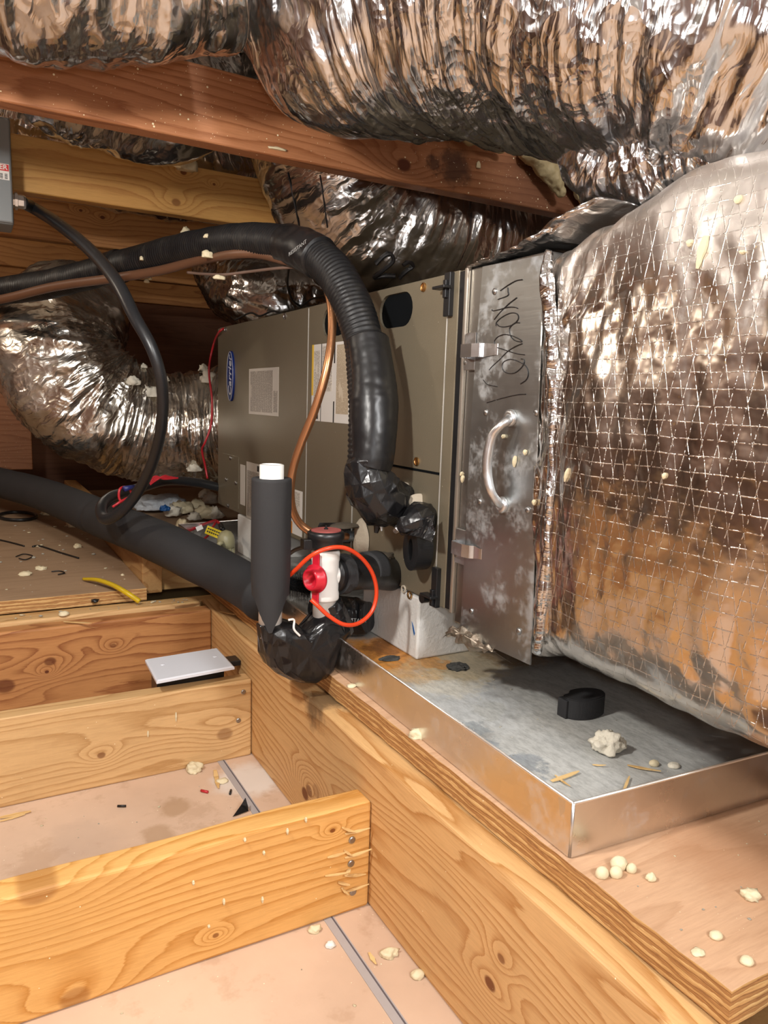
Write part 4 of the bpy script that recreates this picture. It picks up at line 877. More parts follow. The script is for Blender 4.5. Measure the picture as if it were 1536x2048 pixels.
link('tape_tail', bm_tube([P(762, 1048, 'x', .125), P(763, 1062, 'x', .124)], [.003, .001], 6, 6), M['pvc'], hz)
brn = [AT(-600, 720, 2.66), AT(-320, 665, 2.55), AT(-80, 614, 2.25), AT(15, 596, 2.08), AT(110, 573, 1.95), AT(230, 556, 1.78), AT(320, 541, 1.67), AT(400, 520, 1.56), AT(470, 508, 1.45), AT(520, 508, 1.40), AT(575, 521, 1.32), AT(600, 524, 1.29)]
def sq(p, c): d = p - c; return c + Vector((d.x, d.y, d.z * 1.25))
tag(link('control_cable', bm_tube(brn, [.0105, .0105, .0105, .0105, .0105, .010, .009, .0085], 220, 14), M['wirebrown'], smooth=True), 'brown jacketed control cable strapped below the black refrigerant line', 'cable')
tag(link('thin_wire', bm_tube([AT(375, 545, 1.60), AT(410, 548, 1.56), AT(450, 549, 1.50), AT(500, 543, 1.45), AT(550, 537, 1.37), AT(590, 534, 1.32)], .0027, 80, 10), M['wiregrey'], smooth=True), 'thin dusty brown wire sagging under the control cable', 'wire')
cp = thing('copper_pipe', 'bare copper liquid line curving down in front of the air handler', 'pipe', (.1, .3, .6))
CP = [AT(610, 520, 1.29), AT(630, 534, 1.262), AT(648, 562, 1.235), AT(661, 605, 1.20), AT(664, 660, 1.175), AT(657, 720, 1.15), AT(644, 775, 1.145), AT(625, 832, 1.15), AT(603, 885, 1.16), AT(588, 930, 1.17), AT(581, 975, 1.18), AT(584, 1015, 1.20), AT(598, 1045, 1.215), AT(622, 1064, 1.22), AT(655, 1072, 1.225), P(695, 1073, 'x', .150)]
link('copper_tube', bm_tube(CP, .0066, 260, 20, lambda p, s, a, t, d: .0004 * noise.noise(p * 30)), M['copper'], cp, True)
link('soldered_joint', bm_tube([P(682, 1076, 'x', .142), P(700, 1072, 'x', .155), P(712, 1072, 'x', FX - .003)], [.0075, .0095, .0090, .010], 40, 22, lambda p, s, a, t, d: .0016 * noise.noise(p * 120)), M['solder'], cp, True)
def disk_disp(p, s, a, t, d): return .004 * noise.noise(Vector((math.cos(a) * 2, math.sin(a) * 2, 3)))
pd = P(722, 1080, 'x', FX - .004)
bb = bm_lathe([(.001, .010), (.012, .007), (.022, .003), (.026, -.002), (.024, -.003)], pd, (-1, 0, 0), 48)
for v in bb.verts: v.co.y += .002 * noise.noise(v.co * 70); v.co.x -= .003 * abs(noise.noise(v.co * 60)); v.co.z += (v.co.z - pd.z) * .45
link('putty_seal', bb, M['putty'], cp)

sf = bm_creased([P(893, 1270, 'x', .150), P(902, 1262, 'x', .154), P(915, 1264, 'x', .158), P(935, 1278, 'x', .160), P(985, 1302, 'x', .163)], [.002, .009, .012, .006, .002], 14, 9, .0055, 6)
tag(link('torn_foil_scrap', sf, M['scrapfoil']), 'dusty torn foil scrap hanging at the bottom corner between air handler and rack', 'foil scrap')

# second taped port with black loop hanging
sp_ = thing('capped_port', 'black taped refrigerant stub with a hanging rubber loop, right of the hose elbow', 'pipe port', (.15, .2, .45))
link('port_collar', bm_cyl(P(838, 1020, 'x', FX - .006), P(838, 1020, 'x', FX - .0008), .024, .025, 36, .001), M['putty'], sp_, True)
link('taped_stub', bm_creased([P(800, 1056, 'x', .122), P(816, 1050, 'x', .130), P(836, 1042, 'x', .145), P(844, 1036, 'x', FX - .006)], [.012, .020, .0265, .0255], 8, 12, .0028, 7), M['tapeblk'], sp_)
q4 = [P(826, 1040, 'x', .136), P(868, 1030, 'x', .150), P(868, 1070, 'x', .145), P(866, 1085, 'x', .140), P(846, 1078, 'x', .132), P(818, 1070, 'x', .128)]
b = bmesh.new(); f0 = [b.verts.new(p) for p in q4]; b.faces.new(f0); bmesh.ops.triangulate(b, faces=b.faces[:]); bmesh.ops.subdivide_edges(b, edges=b.edges[:], cuts=5, use_grid_fill=True)
for v in b.verts: v.co.x += .006 * noise.noise(v.co * 60)
r_ = bmesh.ops.solidify(b, geom=b.faces[:], thickness=.001); link('tape_flap', b, M['tapeblk'], sp_)
link('foil_end', bm_tube([P(790, 1063, 'x', .127), P(797, 1056, 'x', .129)], [.004, .006], 8, 10), M['bright'], sp_, True)
lc = P(836, 1098, 'x', .150)
def ring_bm(c, ry, rz, r, x, th, n=48):
    b = bmesh.new(); rows = []
    for i in range(n):
        a = 2 * math.pi * i / n; ca, sa = math.cos(a), math.sin(a); row = []
        for (o, h) in ((-r, -th), (-r * .3, -th * 1.05), (r, -th), (r, th), (-r, th)):
            row.append(b.verts.new((x + h, c.y + ca * (ry + o), c.z + sa * (rz + o))))
        rows.append(row)
    for i in range(n):
        j = (i + 1) % n
        for k in range(5): b.faces.new((rows[i][k], rows[i][(k + 1) % 5], rows[j][(k + 1) % 5], rows[j][k]))
    bmesh.ops.recalc_face_normals(b, faces=b.faces); return b
link('rubber_loop', ring_bm(lc, .0135, .0235, .0075, .150, .013), M['black'], sp_)
link('loop_backing', bm_prism_x([(lc.y + .012 * math.cos(i * .2618), lc.z + .020 * math.sin(i * .2618)) for i in range(24)], .158, .165), M['void'], sp_)

# ------------------------------------------------------------------ condensate trap assembly
TY = .205
trp = thing('condensate_trap', 'white PVC condensate trap with red plug, taped in black, beside the drain pan', 'drain trap', (0, TY, .2))
tx = P(650, 1160, 'y', TY).x; vx = P(542, 1100, 'y', TY).x; bx = (tx + vx) / 2
zt = P(655, 1092, 'y', TY).z; zmid = P(655, 1150, 'y', TY).z
link('tee_pipe', bm_lathe([(.0170, .275), (.0170, zmid - .036), (.0195, zmid - .035), (.0205, zmid - .033), (.0205, zmid - .026), (.0200, zmid - .024), (.0195, zmid + .02), (.0205, zmid + .024), (.0205, zmid + .034), (.0195, zmid + .036), (.0195, zt)], (tx, TY, 0), (0, 0, 1), 48), M['pvc'], trp, True)
link('tee_branch', bm_cyl((tx, TY, zmid), (tx + .03, TY + .01, zmid - .001), .0190, n=40), M['pvc'], trp, True)
cap = link('cap', bm_lathe([(.0195, zt - .004), (.0235, zt - .003), (.0245, zt + .002), (.0245, zt + .010), (.0265, zt + .012), (.0265, zt + .020), (.0235, zt + .0225), (.018, zt + .0225)], (tx, TY, 0), (0, 0, 1), 48), M['black'], trp, True); cap['label'] = 'black screw cap'
link('cap_disc', bm_lathe([(.0215, zt + .0225), (.0215, zt + .0240), (.019, zt + .0245)], (tx, TY, 0), (0, 0, 1), 40), M['pvcred'], cap)
link('cap_pin', bm_lathe([(.003, zt + .0240), (.003, zt + .026), (.0015, zt + .027), (.0015, zt + .030)], (tx, TY, 0), (0, 0, 1), 16), M['black'], cap)
b = bm_box(tx - .036, tx - .022, TY - .006, TY + .008, zt - .002, zt + .012, .001); link('cap_clip', b, M['black'], cap)
# red plug on the left of the tee
rp = P(617, 1158, 'y', TY - .012); dv = Vector((-.93, -.36, .0)).normalized(); o0 = Vector((tx - .0175, TY - .012, rp.z))
plug = link('plug', bm_lathe([(.0195, .000), (.0205, .002), (.0205, .0055), (.0165, .006), (.0158, .014), (.0130, .0155), (.0118, .015), (.0112, .007), (.001, .007)], o0, dv, 44), M['pvcplug'], trp, True); plug['label'] = 'red round plug'
u_, v_ = Vector((0, 0, 1)), dv.cross(Vector((0, 0, 1))).normalized()
for sgn, zz in ((1, .026), (-1, -.026)):
    b = bm_box(-.0062, .0062, -.0016, .0016, -.010, .010, .001); me = bpy.data.meshes.new('e'); b.to_mesh(me); b.free()
    Mx = Matrix((v_, dv, Vector((0, 0, 1)))).transposed().to_4x4(); Mx.translation = o0 + dv * .003 + Vector((0, 0, zz)); me.transform(Mx); link('plug_ear', me, M['pvcplug'], plug)
# cord loop
lp = [P(568, 1160, 'y', .21), P(592, 1139, 'y', .185), P(620, 1113, 'y', .165), P(655, 1097, 'y', .155), P(690, 1096, 'y', .155), P(722, 1115, 'y', .16), P(745, 1147, 'y', .165), P(753, 1185, 'y', .168), P(744, 1222, 'y', .165), P(718, 1246, 'y', .16), P(688, 1249, 'y', .155), P(658, 1232, 'y', .158), P(636, 1212, 'y', .163), P(622, 1199, 'y', .168)]
cd = tag(link('cord_loop', bm_tube(lp, .0030, 200, 14), M['loopred'], smooth=True), 'bright orange-red cord looped round the white trap', 'cord')
# brush bristles
br = thing('bottle_brush', 'black bristle brush poking out behind the red plug', 'brush', tuple(P(600, 1172, 'y', .235)))
bc = P(600, 1172, 'y', .236); b = bmesh.new(); rb = random.Random(5)
for i in range(900):
    a = rb.random() * 2 * math.pi; h = (rb.random() - .5) * .044; dirv = Vector((0, math.cos(a), math.sin(a))) + Vector((rb.uniform(-.25, .25), rb.uniform(-.2, .2), rb.uniform(-.2, .2))); ax0 = bc + Vector((h, 0, -.0 + h * -.3)); L = .024 + rb.random() * .009
    d = dirv.normalized(); s_ = d.cross(Vector((1, .3, .2))).normalized() * .00030; t_ = d.cross(s_).normalized() * .0003; e = ax0 + d * L
    v0 = [b.verts.new(ax0 + s_), b.verts.new(ax0 - s_), b.verts.new(ax0 + t_)]; v1 = b.verts.new(e)
    for k in range(3): b.faces.new((v0[k], v0[(k + 1) % 3], v1))
o = link('bristles', b, M['wireblk'], br); o['kind'] = 'stuff'
link('brush_core', bm_cyl(bc - Vector((.024, 0, -.007)), bc + Vector((.024, 0, -.007)), .009, n=16), M['void'], br, True)
# vertical white pipe with foam sleeve
link('vent_pipe', bm_lathe([(.0105, .296), (.0163, .296), (.0163, .5355), (.0135, .5365), (.0130, .50), (.0105, .5)], (vx, TY, 0), (0, 0, 1), 48), M['pvc'], trp, True)
sr, n = .0270, 72; b = bmesh.new(); zs_top = P(542, 962, 'y', TY - sr).z; rows = []
nz = 50
camdir = math.atan2(CAM.y - TY, CAM.x - vx); ztip = P(545, 1266, 'y', TY - .024).z; zfull = P(545, 1192, 'y', TY - .01).z
for i in range(nz + 1):
    row = []
    for k in range(n):
        a = 2 * math.pi * k / n; da = abs((a - camdir + math.pi) % (2 * math.pi) - math.pi); zb_ = ztip + (zfull - ztip) * max(0, min(1, (da - .12) / .95)) ** .85; zb_ += .002 * noise.noise(Vector((math.cos(a) * 8, math.sin(a) * 8, 0)))
        z = zb_ + (zs_top - zb_) * i / nz; R_ = sr * (1 - .05 * max(0, 1 - i / 8)); R_ += .0006 * noise.noise(Vector((math.cos(a) * 2, math.sin(a) * 2, z * 15)))
        row.append(b.verts.new((vx + R_ * math.cos(a), TY + R_ * math.sin(a), z)))
    rows.append(row)
rows.append([b.verts.new((vx + .0255 * math.cos(2 * math.pi * k / n), TY + .0255 * math.sin(2 * math.pi * k / n), zs_top + .0012)) for k in range(n)])
rows.append([b.verts.new((vx + .0178 * math.cos(2 * math.pi * k / n), TY + .0178 * math.sin(2 * math.pi * k / n), zs_top + .0005)) for k in range(n)])
rows.append([b.verts.new((vx + .0168 * math.cos(2 * math.pi * k / n), TY + .0168 * math.sin(2 * math.pi * k / n), zs_top - .02)) for k in range(n)])
for i in range(len(rows) - 1):
    for k in range(n): b.faces.new((rows[i][k], rows[i][(k + 1) % n], rows[i + 1][(k + 1) % n], rows[i + 1][k]))
bmesh.ops.recalc_face_normals(b, faces=b.faces); link('foam_sleeve', b, M['pipefoam'], trp, True)['label'] = 'charcoal foam sleeve cut to a point at its foot'
# taped U bend
ol = [P(x, y, 'y', TY) for x, y in ((516, 1248), (517, 1275), (521, 1305), (532, 1328), (550, 1345), (572, 1356), (598, 1361), (625, 1361), (646, 1352), (660, 1338), (670, 1312), (682, 1286), (694, 1262), (703, 1240), (688, 1222), (668, 1214), (645, 1218), (622, 1238), (604, 1258), (590, 1246), (566, 1240), (540, 1240))]
for p in ol: p.z = max(p.z, .2045)
cn_ = P(604, 1296, 'y', TY)
ub = bm_pillow(ol, cn_, .030, .0022, 3)
for v in ub.verts: v.co.z = max(v.co.z, .2012)
link('taped_bend', ub, M['tapeblk'], trp)['label'] = 'trap bend wrapped in creased black tape'
link('taped_leg', bm_creased([P(676, 1270, 'y', TY), P(668, 1235, 'y', TY), P(657, 1205, 'y', TY)], [.024, .0225, .0195], 6, 12, .0015, 9), M['tapeblk'], trp)
link('tape_tail', bm_tube([P(577, 1240, 'y', TY - .03), P(588, 1240, 'y', TY - .028), P(588, 1258, 'y', TY - .030), P(600, 1272, 'y', TY - .031)], .0016, 24, 8), M['pvc'], trp, True)
# horizontal black drain line to the unit
hd = link('insulated_branch', bm_tube([Vector((tx + .012, TY + .004, zmid - .001)), Vector((tx + .07, TY + .022, zmid - .006)), Vector((FX - .0015, .262, .3525))], .0265, 80, 40, lambda p, s, a, t, d: .0009 * noise.noise(p * 40)), M['tapesm'], trp, True)
link('branch_band', bm_tube([Vector((tx + .080, TY + .028, zmid - .006)), Vector((tx + .106, TY + .040, zmid - .008))], .0285, 6, 40), M['rubber'], trp, True)
link('dusty_patch', bm_blob(Vector((.135, .262, .384)), (.034, .020, .007), 4, .3), M['dustfoam'], trp, True)
link('branch_collar', bm_tube([Vector((tx + .0205, TY + .006, zmid - .002)), Vector((tx + .036, TY + .011, zmid - .003))], .0295, 6, 40, wrinkle(.002, 60)), M['rubber'], trp)
# foam plug at the unit behind the cap
fp = thing('foam_plug', 'dusty black foam plug on the air handler behind the trap cap', 'plug', tuple(P(668, 1062, 'x', .15)))
link('plug_body', bm_tube([P(640, 1066, 'x', .125), P(700, 1066, 'x', FX - .003)], .0185, 12, 8), M['rubber'], fp)
link('dust_top', bm_blob(P(690, 1052, 'x', .140), (.026, .018, .005), 3, .3), M['dustfoam'], fp, True)
# second taped elbow on pan floor
se = thing('taped_fitting', 'black taped drain fitting marked with print, resting on the rusty pan floor', 'pipe fitting', (.13, .29, PF))
fo = link('taped_body', bm_tube([Vector((.082, .36, .300)), Vector((.095, .345, .276)), Vector((.118, .33, .272)), Vector((.142, .318, .270)), Vector((.152, .305, .272))], [.014, .026, .030, .031, .024], 60, 44, lambda p, s, a, t, d: wrinkle(.006, 28)(p, s, a, t, d)), M['tapeblk'], se)
for v in fo.data.vertices: v.co.z = max(v.co.z, PF + .001)
tr3 = bvh_of(fo); print_on('STANT', 720, 1240, 0, .0085, fo, Vector((.05, -.03, 0)))

# ------------------------------------------------------------------ long black insulated pipe
bp_ = [P(-140, 930, 'z', .33), P(0, 965, 'z', .335), P(90, 990, 'z', .335), P(200, 1035, 'z', .335), P(300, 1075, 'z', .335), P(385, 1115, 'z', .325), P(455, 1150, 'z', .305), P(505, 1180, 'z', .29), P(530, 1198, 'z', .285)]
b = bm_tube(bp_, [.046, .046, .046, .046, .045, .044, .042, .040], 260, 44, lambda p, s, a, t, d: .0016 * noise.noise(p * 12) - .003 * math.exp(-((s - 1.52) / .012) ** 2) - .002 * math.exp(-((s - 1.72) / .006) ** 2))
tag(link('insulated_pipe', b, M['pipefoam'], smooth=True), 'long charcoal foam-insulated pipe lying from the far left down to the trap', 'pipe')

# ------------------------------------------------------------------ disconnect box and its cable
bY = .93; pa = P(22, 228, 'y', bY); pb = P(26, 450, 'y', bY)
bx1 = (pa.x + pb.x) / 2; dz0, dz1 = pb.z, min(pa.z, 1.135)
db = thing('disconnect_box', 'grey electrical box cut off by the left edge, with red-topped warning label', 'electrical box', (bx1 - .08, bY, dz0))
link('box_body', bm_box(bx1 - .19, bx1, bY, bY + .09, dz0, dz1, .004), M['boxgrey'], db)
link('box_cover', bm_box(bx1 - .19, bx1 - .001, bY - .006, bY + .001, dz0 + .002, dz1 - .003, .003), M['boxgrey'], db)
l0 = P(0, 326, 'y', bY - .0065); l1 = P(19, 361, 'y', bY - .0065)
lb = link('warning_label', bm_box(l1.x - .085, l1.x, bY - .0068, bY - .0060, l1.z, l0.z, 0), M['labelw'], db)
link('red_header', bm_box(l1.x - .0845, l1.x - .0005, bY - .0071, bY - .0068, l0.z - .013, l0.z - .001, 0), M['dangerred'], lb)
link('header_text', text_mesh('DANGER', .0125, (l1.x - .003, bY - .0073, l0.z - .0068), (1, 0, 0), (0, 0, 1), align='RIGHT', bold=.0003), M['labelw'], lb)
b = bmesh.new()
for r_i in range(6):
    z = l0.z - .018 - r_i * (l0.z - .016 - l1.z) / 6.5
    if z < l1.z + .002: break
    for k in range(9): merge(b, bm_box(l1.x - .008 - k * .008, l1.x - .003 - k * .008, bY - .0070, bY - .0067, z - .0012, z, 0))
link('small_print', b, M['labelblk'], lb)
cn = P(30, 402, 'y', bY + .03)
link('connector', bm_lathe([(.0135, -.004), (.0135, .004), (.017, .004), (.017, .009), (.0135, .010), (.0135, .020), (.0115, .024)], (bx1, bY + .03, cn.z), (1, 0, 0), 8), M['bright'], db)
cb = [Vector((bx1 + .016, bY + .03, cn.z)), AT(70, 418, 1.78), AT(120, 450, 1.66), AT(180, 500, 1.5), AT(232, 562, 1.36), AT(270, 635, 1.29), AT(305, 700, 1.26), AT(324, 770, 1.27), AT(323, 850, 1.32), AT(305, 925, 1.40), AT(275, 985, 1.48), AT(240, 1025, 1.52), AT(210, 1038, 1.56), AT(203, 1015, 1.62), AT(222, 995, 1.70), AT(262, 982, 1.80), AT(330, 962, 1.95), AT(390, 965, 2.02), AT(440, 975, 2.05)]
tag(link('power_cable', bm_tube(cb, [.0120, .0120, .0115, .011, .0095, .0095, .0105, .012, .0125, .012, .012], 320, 18), M['cable'], smooth=True), 'thick black flexible conduit drooping from the grey box in a long loop', 'cable')
tag(link('black_wire', bm_tube([P(612, 1093, 'y', TY), P(590, 1100, 'y', .25), P(560, 1118, 'y', .33), AT(510, 1127, 1.46), AT(480, 1124, 1.52), AT(440, 1108, 1.60), AT(400, 1085, 1.70), AT(370, 1070, 1.76)], .0030, 120, 10), M['wireblk'], smooth=True), 'thin black wire from the trap cap sagging left over the insulated pipe', 'wire')
# thermostat wires above unit
for k, pts in enumerate(([(578, 530, 1.5), (575, 570, 1.62), (585, 600, 1.7), (600, 612, 1.74)], [(600, 615, 1.74), (620, 600, 1.7), (645, 592, 1.62), (660, 588, 1.55)], [(470, 640, 2.0), (500, 626, 1.96), (520, 632, 1.92), (545, 622, 1.88), (565, 628, 1.84)])):
    tag(link('black_wire', bm_tube([AT(*p) for p in pts], .0024, 50, 8), M['wireblk'], smooth=True), ('curled black wire hanging below the taped hose band', 'black wire end crossing behind the copper pipe', 'kinked black wire along the top left of the air handler')[k], 'wire')
# red wires
tag(link('red_wire', bm_tube([P(458, 655, 'x', .19), P(440, 662, 'x', .16), AT(427, 690, 2.1), AT(418, 740, 2.1), AT(424, 800, 2.08), AT(422, 850, 2.08), AT(410, 885, 2.08), AT(404, 900, 2.1), AT(410, 930, 2.12), AT(415, 957, 2.12)], .0030, 110, 8), M['wirered'], smooth=True), 'long red wire running down the left end of the air handler', 'wire')
tag(link('red_wire', bm_tube([AT(262, 1008, 1.62), AT(240, 1000, 1.62), AT(240, 978, 1.62), AT(255, 975, 1.64), AT(262, 990, 1.62), AT(240, 1004, 1.6), AT(225, 1014, 1.6)], .0026, 70, 8), M['wirered'], smooth=True), 'small knotted red wire beside the conduit loop', 'wire')
tag(link('wire_nut', bm_cyl(AT(248, 978, 1.615), AT(268, 973, 1.63), .006, .004, 14), M['wireblu'], smooth=True), 'dark blue wire connector beside the conduit loop', 'connector')
for k in range(4): tag(link('red_wire', bm_tube([AT(293 - k, 975 - k * 2, 1.86), AT(310, 962 - 3 * k, 1.87), AT(328, 952 + k * 2, 1.88), AT(338 + k * 6, 953 + k, 1.9)], .0024, 30, 8), M['wirered'], smooth=True), 'strand of the bundled red wire lying across the black conduit', 'wire', 'bundled red strands')
tag(link('red_wire', bm_tube([P(305, 1052, 'z', .36), P(345, 1064, 'z', .30), P(375, 1062, 'z', .27), P(400, 1052, 'z', .275), P(425, 1043, 'z', .30), P(433, 1042, 'z', .305), P(443, 1052, 'z', .30)], .0040, 90, 8), M['wirered'], smooth=True), 'red wire with a white sleeve reaching the float switch', 'wire')
tag(link('red_wire', bm_tube([P(433, 1042, 'z', .306), P(425, 1055, 'z', .30), P(415, 1072, 'z', .29), P(390, 1090, 'z', .285)], .0030, 50, 8), M['wirered'], smooth=True), 'thinner red wire passing behind the yellow tag', 'wire')
def facing_card(px, py, ax, v, w_, h_, ang, mat, name, label, cat):
    c = P(px, py, ax, v); r = RIGHT * math.cos(ang) - DOWN * math.sin(ang); u = RIGHT * -math.sin(ang) - DOWN * math.cos(ang); n_ = r.cross(u)
    b = bm_box(-w_ / 2, w_ / 2, -h_ / 2, h_ / 2, -.0006, .0006, 0); me = bpy.data.meshes.new(name); b.to_mesh(me); b.free(); Mx = Matrix((r, u, n_)).transposed().to_4x4(); Mx.translation = c; me.transform(Mx); o = link(name, me, M[mat])
    return tag(o, label, cat), c, r, u, n_
t_, c, r, u, n_ = facing_card(428, 1065, 'z', .305, .040, .020, math.radians(-22), 'yeltag', 'wire_tag', 'yellow tag hanging on the red wire by the float switch', 'tag')
b = bmesh.new()
for k in range(2):
    for j in range(6):
        p = c + u * (.004 - k * .007) + r * (-.015 + j * .0052 ) + n_ * .0008; q = bm_box(-.0019, .0019, -.0016, .0016, -.0002, .0002, 0); Mx = Matrix((r, u, n_)).transposed().to_4x4(); Mx.translation = p; merge(b, q, Mx)
link('tag_print', b, M['labelblk'], t_)
t2, *_ = facing_card(399, 1056, 'z', .276, .018, .012, math.radians(24), 'labelw', 'wire_sleeve', 'white printed sleeve on the red wire', 'tag')
# float switch in pan rear
fs_ = thing('float_switch', 'khaki float switch clipped on the rear of the drain pan', 'float switch', tuple(P(455, 1110, 'z', .25)))
fc = P(452, 1078, 'z', .29); fx, fy = fc.x, fc.y
link('switch_dome', bm_lathe([(.001, .312), (.012, .308), (.019, .298), (.021, .285), (.021, .272), (.013, .268)], (fx, fy, 0), (0, 0, 1), 28), M['khaki'], fs_, True)
for k, (dx, dy) in enumerate(((-.012, .0), (.004, -.010), (.016, .002))): link('switch_post', bm_cyl((fx + dx, fy + dy, PF), (fx + dx, fy + dy, .276), .0065, n=14), M['khaki'], fs_, True)
link('clip_arm', bm_tube([P(438, 1112, 'z', .25), P(436, 1092, 'z', .285), P(444, 1086, 'z', .292), P(448, 1098, 'z', .27)], .005, 30, 12), M['khaki'], fs_, True)
link('wire_plug', bm_cyl(P(441, 1050, 'z', .312), P(446, 1060, 'z', .308), .006, n=14), M['black'], fs_, True)

# ------------------------------------------------------------------ white blank plate on black box
wpz = .168
wp = thing('blank_plate', 'white blank wall plate on a black box between the pale and rusty joists', 'wall plate', (-.09, .50, .14))
cs = [P(290, 1318, 'z', wpz), P(435, 1295, 'z', wpz), P(469, 1332, 'z', wpz), P(313, 1361, 'z', wpz)]
b = bmesh.new(); cen = sum(cs, Vector()) / 4; lo = [b.verts.new(p - Vector((0, 0, .006))) for p in cs]; mid = [b.verts.new(p - Vector((0, 0, .002))) for p in cs]; hi = [b.verts.new(p + (cen - p) * .045) for p in cs]
b.faces.new(lo[::-1]); b.faces.new(hi)
for i in range(4):
    j = (i + 1) % 4; b.faces.new((lo[i], lo[j], mid[j], mid[i])); b.faces.new((mid[i], mid[j], hi[j], hi[i]))
bmesh.ops.recalc_face_normals(b, faces=b.faces); link('plate_face', b, M['whiteplate'], wp)
for (px, py) in ((325, 1329), (430, 1313)): link('screw', bm_lathe([(.0038, 0), (.0036, .0006), (.002, .0010)], P(px, py, 'z', wpz), (0, 0, 1), 16), M['whiteplate'], wp)
b = bmesh.new(); cs2 = [cen + (p - cen) * .86 for p in cs]; A = [b.verts.new(p - Vector((0, 0, .006))) for p in cs2]; B = [b.verts.new(Vector((p.x, max(p.y, .478), .10))) for p in cs2]
for v in A: v.co.y = max(v.co.y, .470)
b.faces.new(A); b.faces.new(B[::-1])
for i in range(4): b.faces.new((A[i], B[i], B[(i + 1) % 4], A[(i + 1) % 4]))
bmesh.ops.recalc_face_normals(b, faces=b.faces); link('box_body', b, M['black'], wp)
link('mounting_ear', bm_box(-.05, -.0015, .50, .53, .145, .155, .001), M['black'], wp)

# ------------------------------------------------------------------ small things
tag(link('yellow_cable', bm_tube([P(167, 1158, 'z', .232), P(195, 1160, 'z', .240), P(225, 1170, 'z', .240), P(252, 1185, 'z', .234), P(279, 1203, 'z', .216)], [.0032, .0046, .0050, .0052], 60, 16), M['wireyel'], smooth=True), 'short cut piece of yellow cable lying over the deck edge', 'cable')
tag(link('cable_ring', bm_tube([P(35 + 38 * math.cos(a), 1032 + 8 * math.sin(a), 'z', .232) for a in [i * math.pi / 16 for i in range(32)]], .005, closed=True, straight=True, nr=10), M['wireblk'], smooth=True), 'black cable ring lying flat on the far left deck', 'cable')
for k, pts in enumerate(([(0, 1080), (22, 1085), (48, 1092)], [(65, 1093), (80, 1092), (120, 1105), (157, 1116)], [(32, 1113), (48, 1108), (65, 1112), (52, 1119), (38, 1117)], [(103, 1143), (120, 1142), (129, 1146), (116, 1149)])):
    tag(link('cable_tie', bm_tube([P(x, y, 'z', .2285) for x, y in pts], .0022 if k < 2 else .0014, 30, 8), M['wireblk'], smooth=True),
        ('straight black cable tie lying at the left edge of the deck', 'longer straight black cable tie lying on the deck', 'curled black wire scrap on the deck', 'small hooked black scrap on the deck')[k], 'cable tie')
ft = thing('rubber_block', 'black notched rubber foot standing on the pan floor under the plenum', 'rubber foot', tuple(P(1162, 1430, 'z', PF)))
fcx, fcy = .263, -.078; pts = []
for i in range(40):
    a = 2 * math.pi * i / 40; r = .031
    if 1.9 < a < 2.5: r = .026
    pts.append((fcx + r * math.cos(a), fcy + r * .62 * math.sin(a)))
b = bmesh.new(); lo = [b.verts.new((x, y, PF)) for x, y in pts]; hi = [b.verts.new((x, y, PF + .0265)) for x, y in pts]; b.faces.new(lo[::-1]); b.faces.new(hi)
for i in range(40): b.faces.new((lo[i], lo[(i + 1) % 40], hi[(i + 1) % 40], hi[i]))
bmesh.ops.recalc_face_normals(b, faces=b.faces); bmesh.ops.bevel(b, geom=[e for e in b.edges if e.calc_face_angle(0) > .9], offset=.0012, segments=2, affect='EDGES'); link('foot_body', b, M['rubber'], ft)
link('foot_notch', bm_box(fcx - .034, fcx - .026, fcy - .004, fcy + .012, PF, PF + .024, .001), M['rubber'], ft)
fr = tag(link('foam_chunk', bm_blob(P(1216, 1488, 'z', PF + .008), (.018, .015, .014), 21, .45, 1.5, 4), M['foamrust'], smooth=True), 'white foam chunk with rust on top lying on the pan floor', 'foam chunk')
link('rust_crust', bm_blob(P(1214, 1470, 'z', PF + .018), (.008, .006, .004), 22, .5), M['rustpaint'], fr, True)
def pix_blob(px, py, z, w_, hh, label, cat='foam crumb', mat='foam', seed=0, group=None, name='foam_crumb', amp=.25):
    return blob(name, P(px, py, 'z', z + hh * .45), (w_, w_ * .8, hh), mat, label, cat, seed, amp, group)
PT = .2325
pix_blob(840, 1467, PT, .011, .007, 'kidney-shaped cream foam blob beside the near pan wall', seed=31, amp=.6)
pix_blob(1238, 1728, PT, .0078, .007, 'largest of the round foam beads on the plywood in front of the pan', seed=32, amp=.12)
pix_blob(1204, 1747, PT, .0062, .006, 'leftmost of the round foam beads on the plywood in front of the pan', seed=33, amp=.05)
pix_blob(1232, 1746, PT, .0060, .006, 'middle round foam bead on the plywood in front of the pan', seed=34, amp=.05)
pix_blob(1263, 1738, PT, .0048, .005, 'smallest round foam bead at the right of the cluster on the plywood', seed=35, amp=.05)
pix_blob(1302, 1756, PT, .0044, .004, 'lone white foam crumb right of the bead cluster on the plywood', seed=36, amp=.3)
pix_blob(1502, 1790, PT, .0075, .004, 'flat foam flake near the right edge of the plywood', seed=37, amp=.5)
pix_blob(1432, 1871, PT, .0055, .003, 'pale round foam spot in the middle of the front plywood', seed=38, amp=.1)
pix_blob(1494, 1922, PT, .0055, .003, 'pale round foam spot near the front corner of the plywood', seed=39, amp=.1)
pix_blob(1396, 1905, PT, .005, .0015, 'faint smeared foam spot on the front of the plywood', seed=40, amp=.3)
pix_blob(1308, 1527, PF, .0062, .004, 'oval white foam bead on the pan floor near the splinter', seed=41, amp=.08)
pix_blob(1348, 1531, PF, .0075, .003, 'flat grey foam bead on the pan floor at the edge of the shade', mat='foamrust', seed=42, amp=.08)
pix_blob(387, 1537, 0, .012, .010, 'chunky foam lump on the drywall in front of the pale joist', seed=43, amp=.6)
pix_blob(445, 1562, 0, .009, .004, 'flat foam flake beside the tape seam', seed=44, amp=.4)
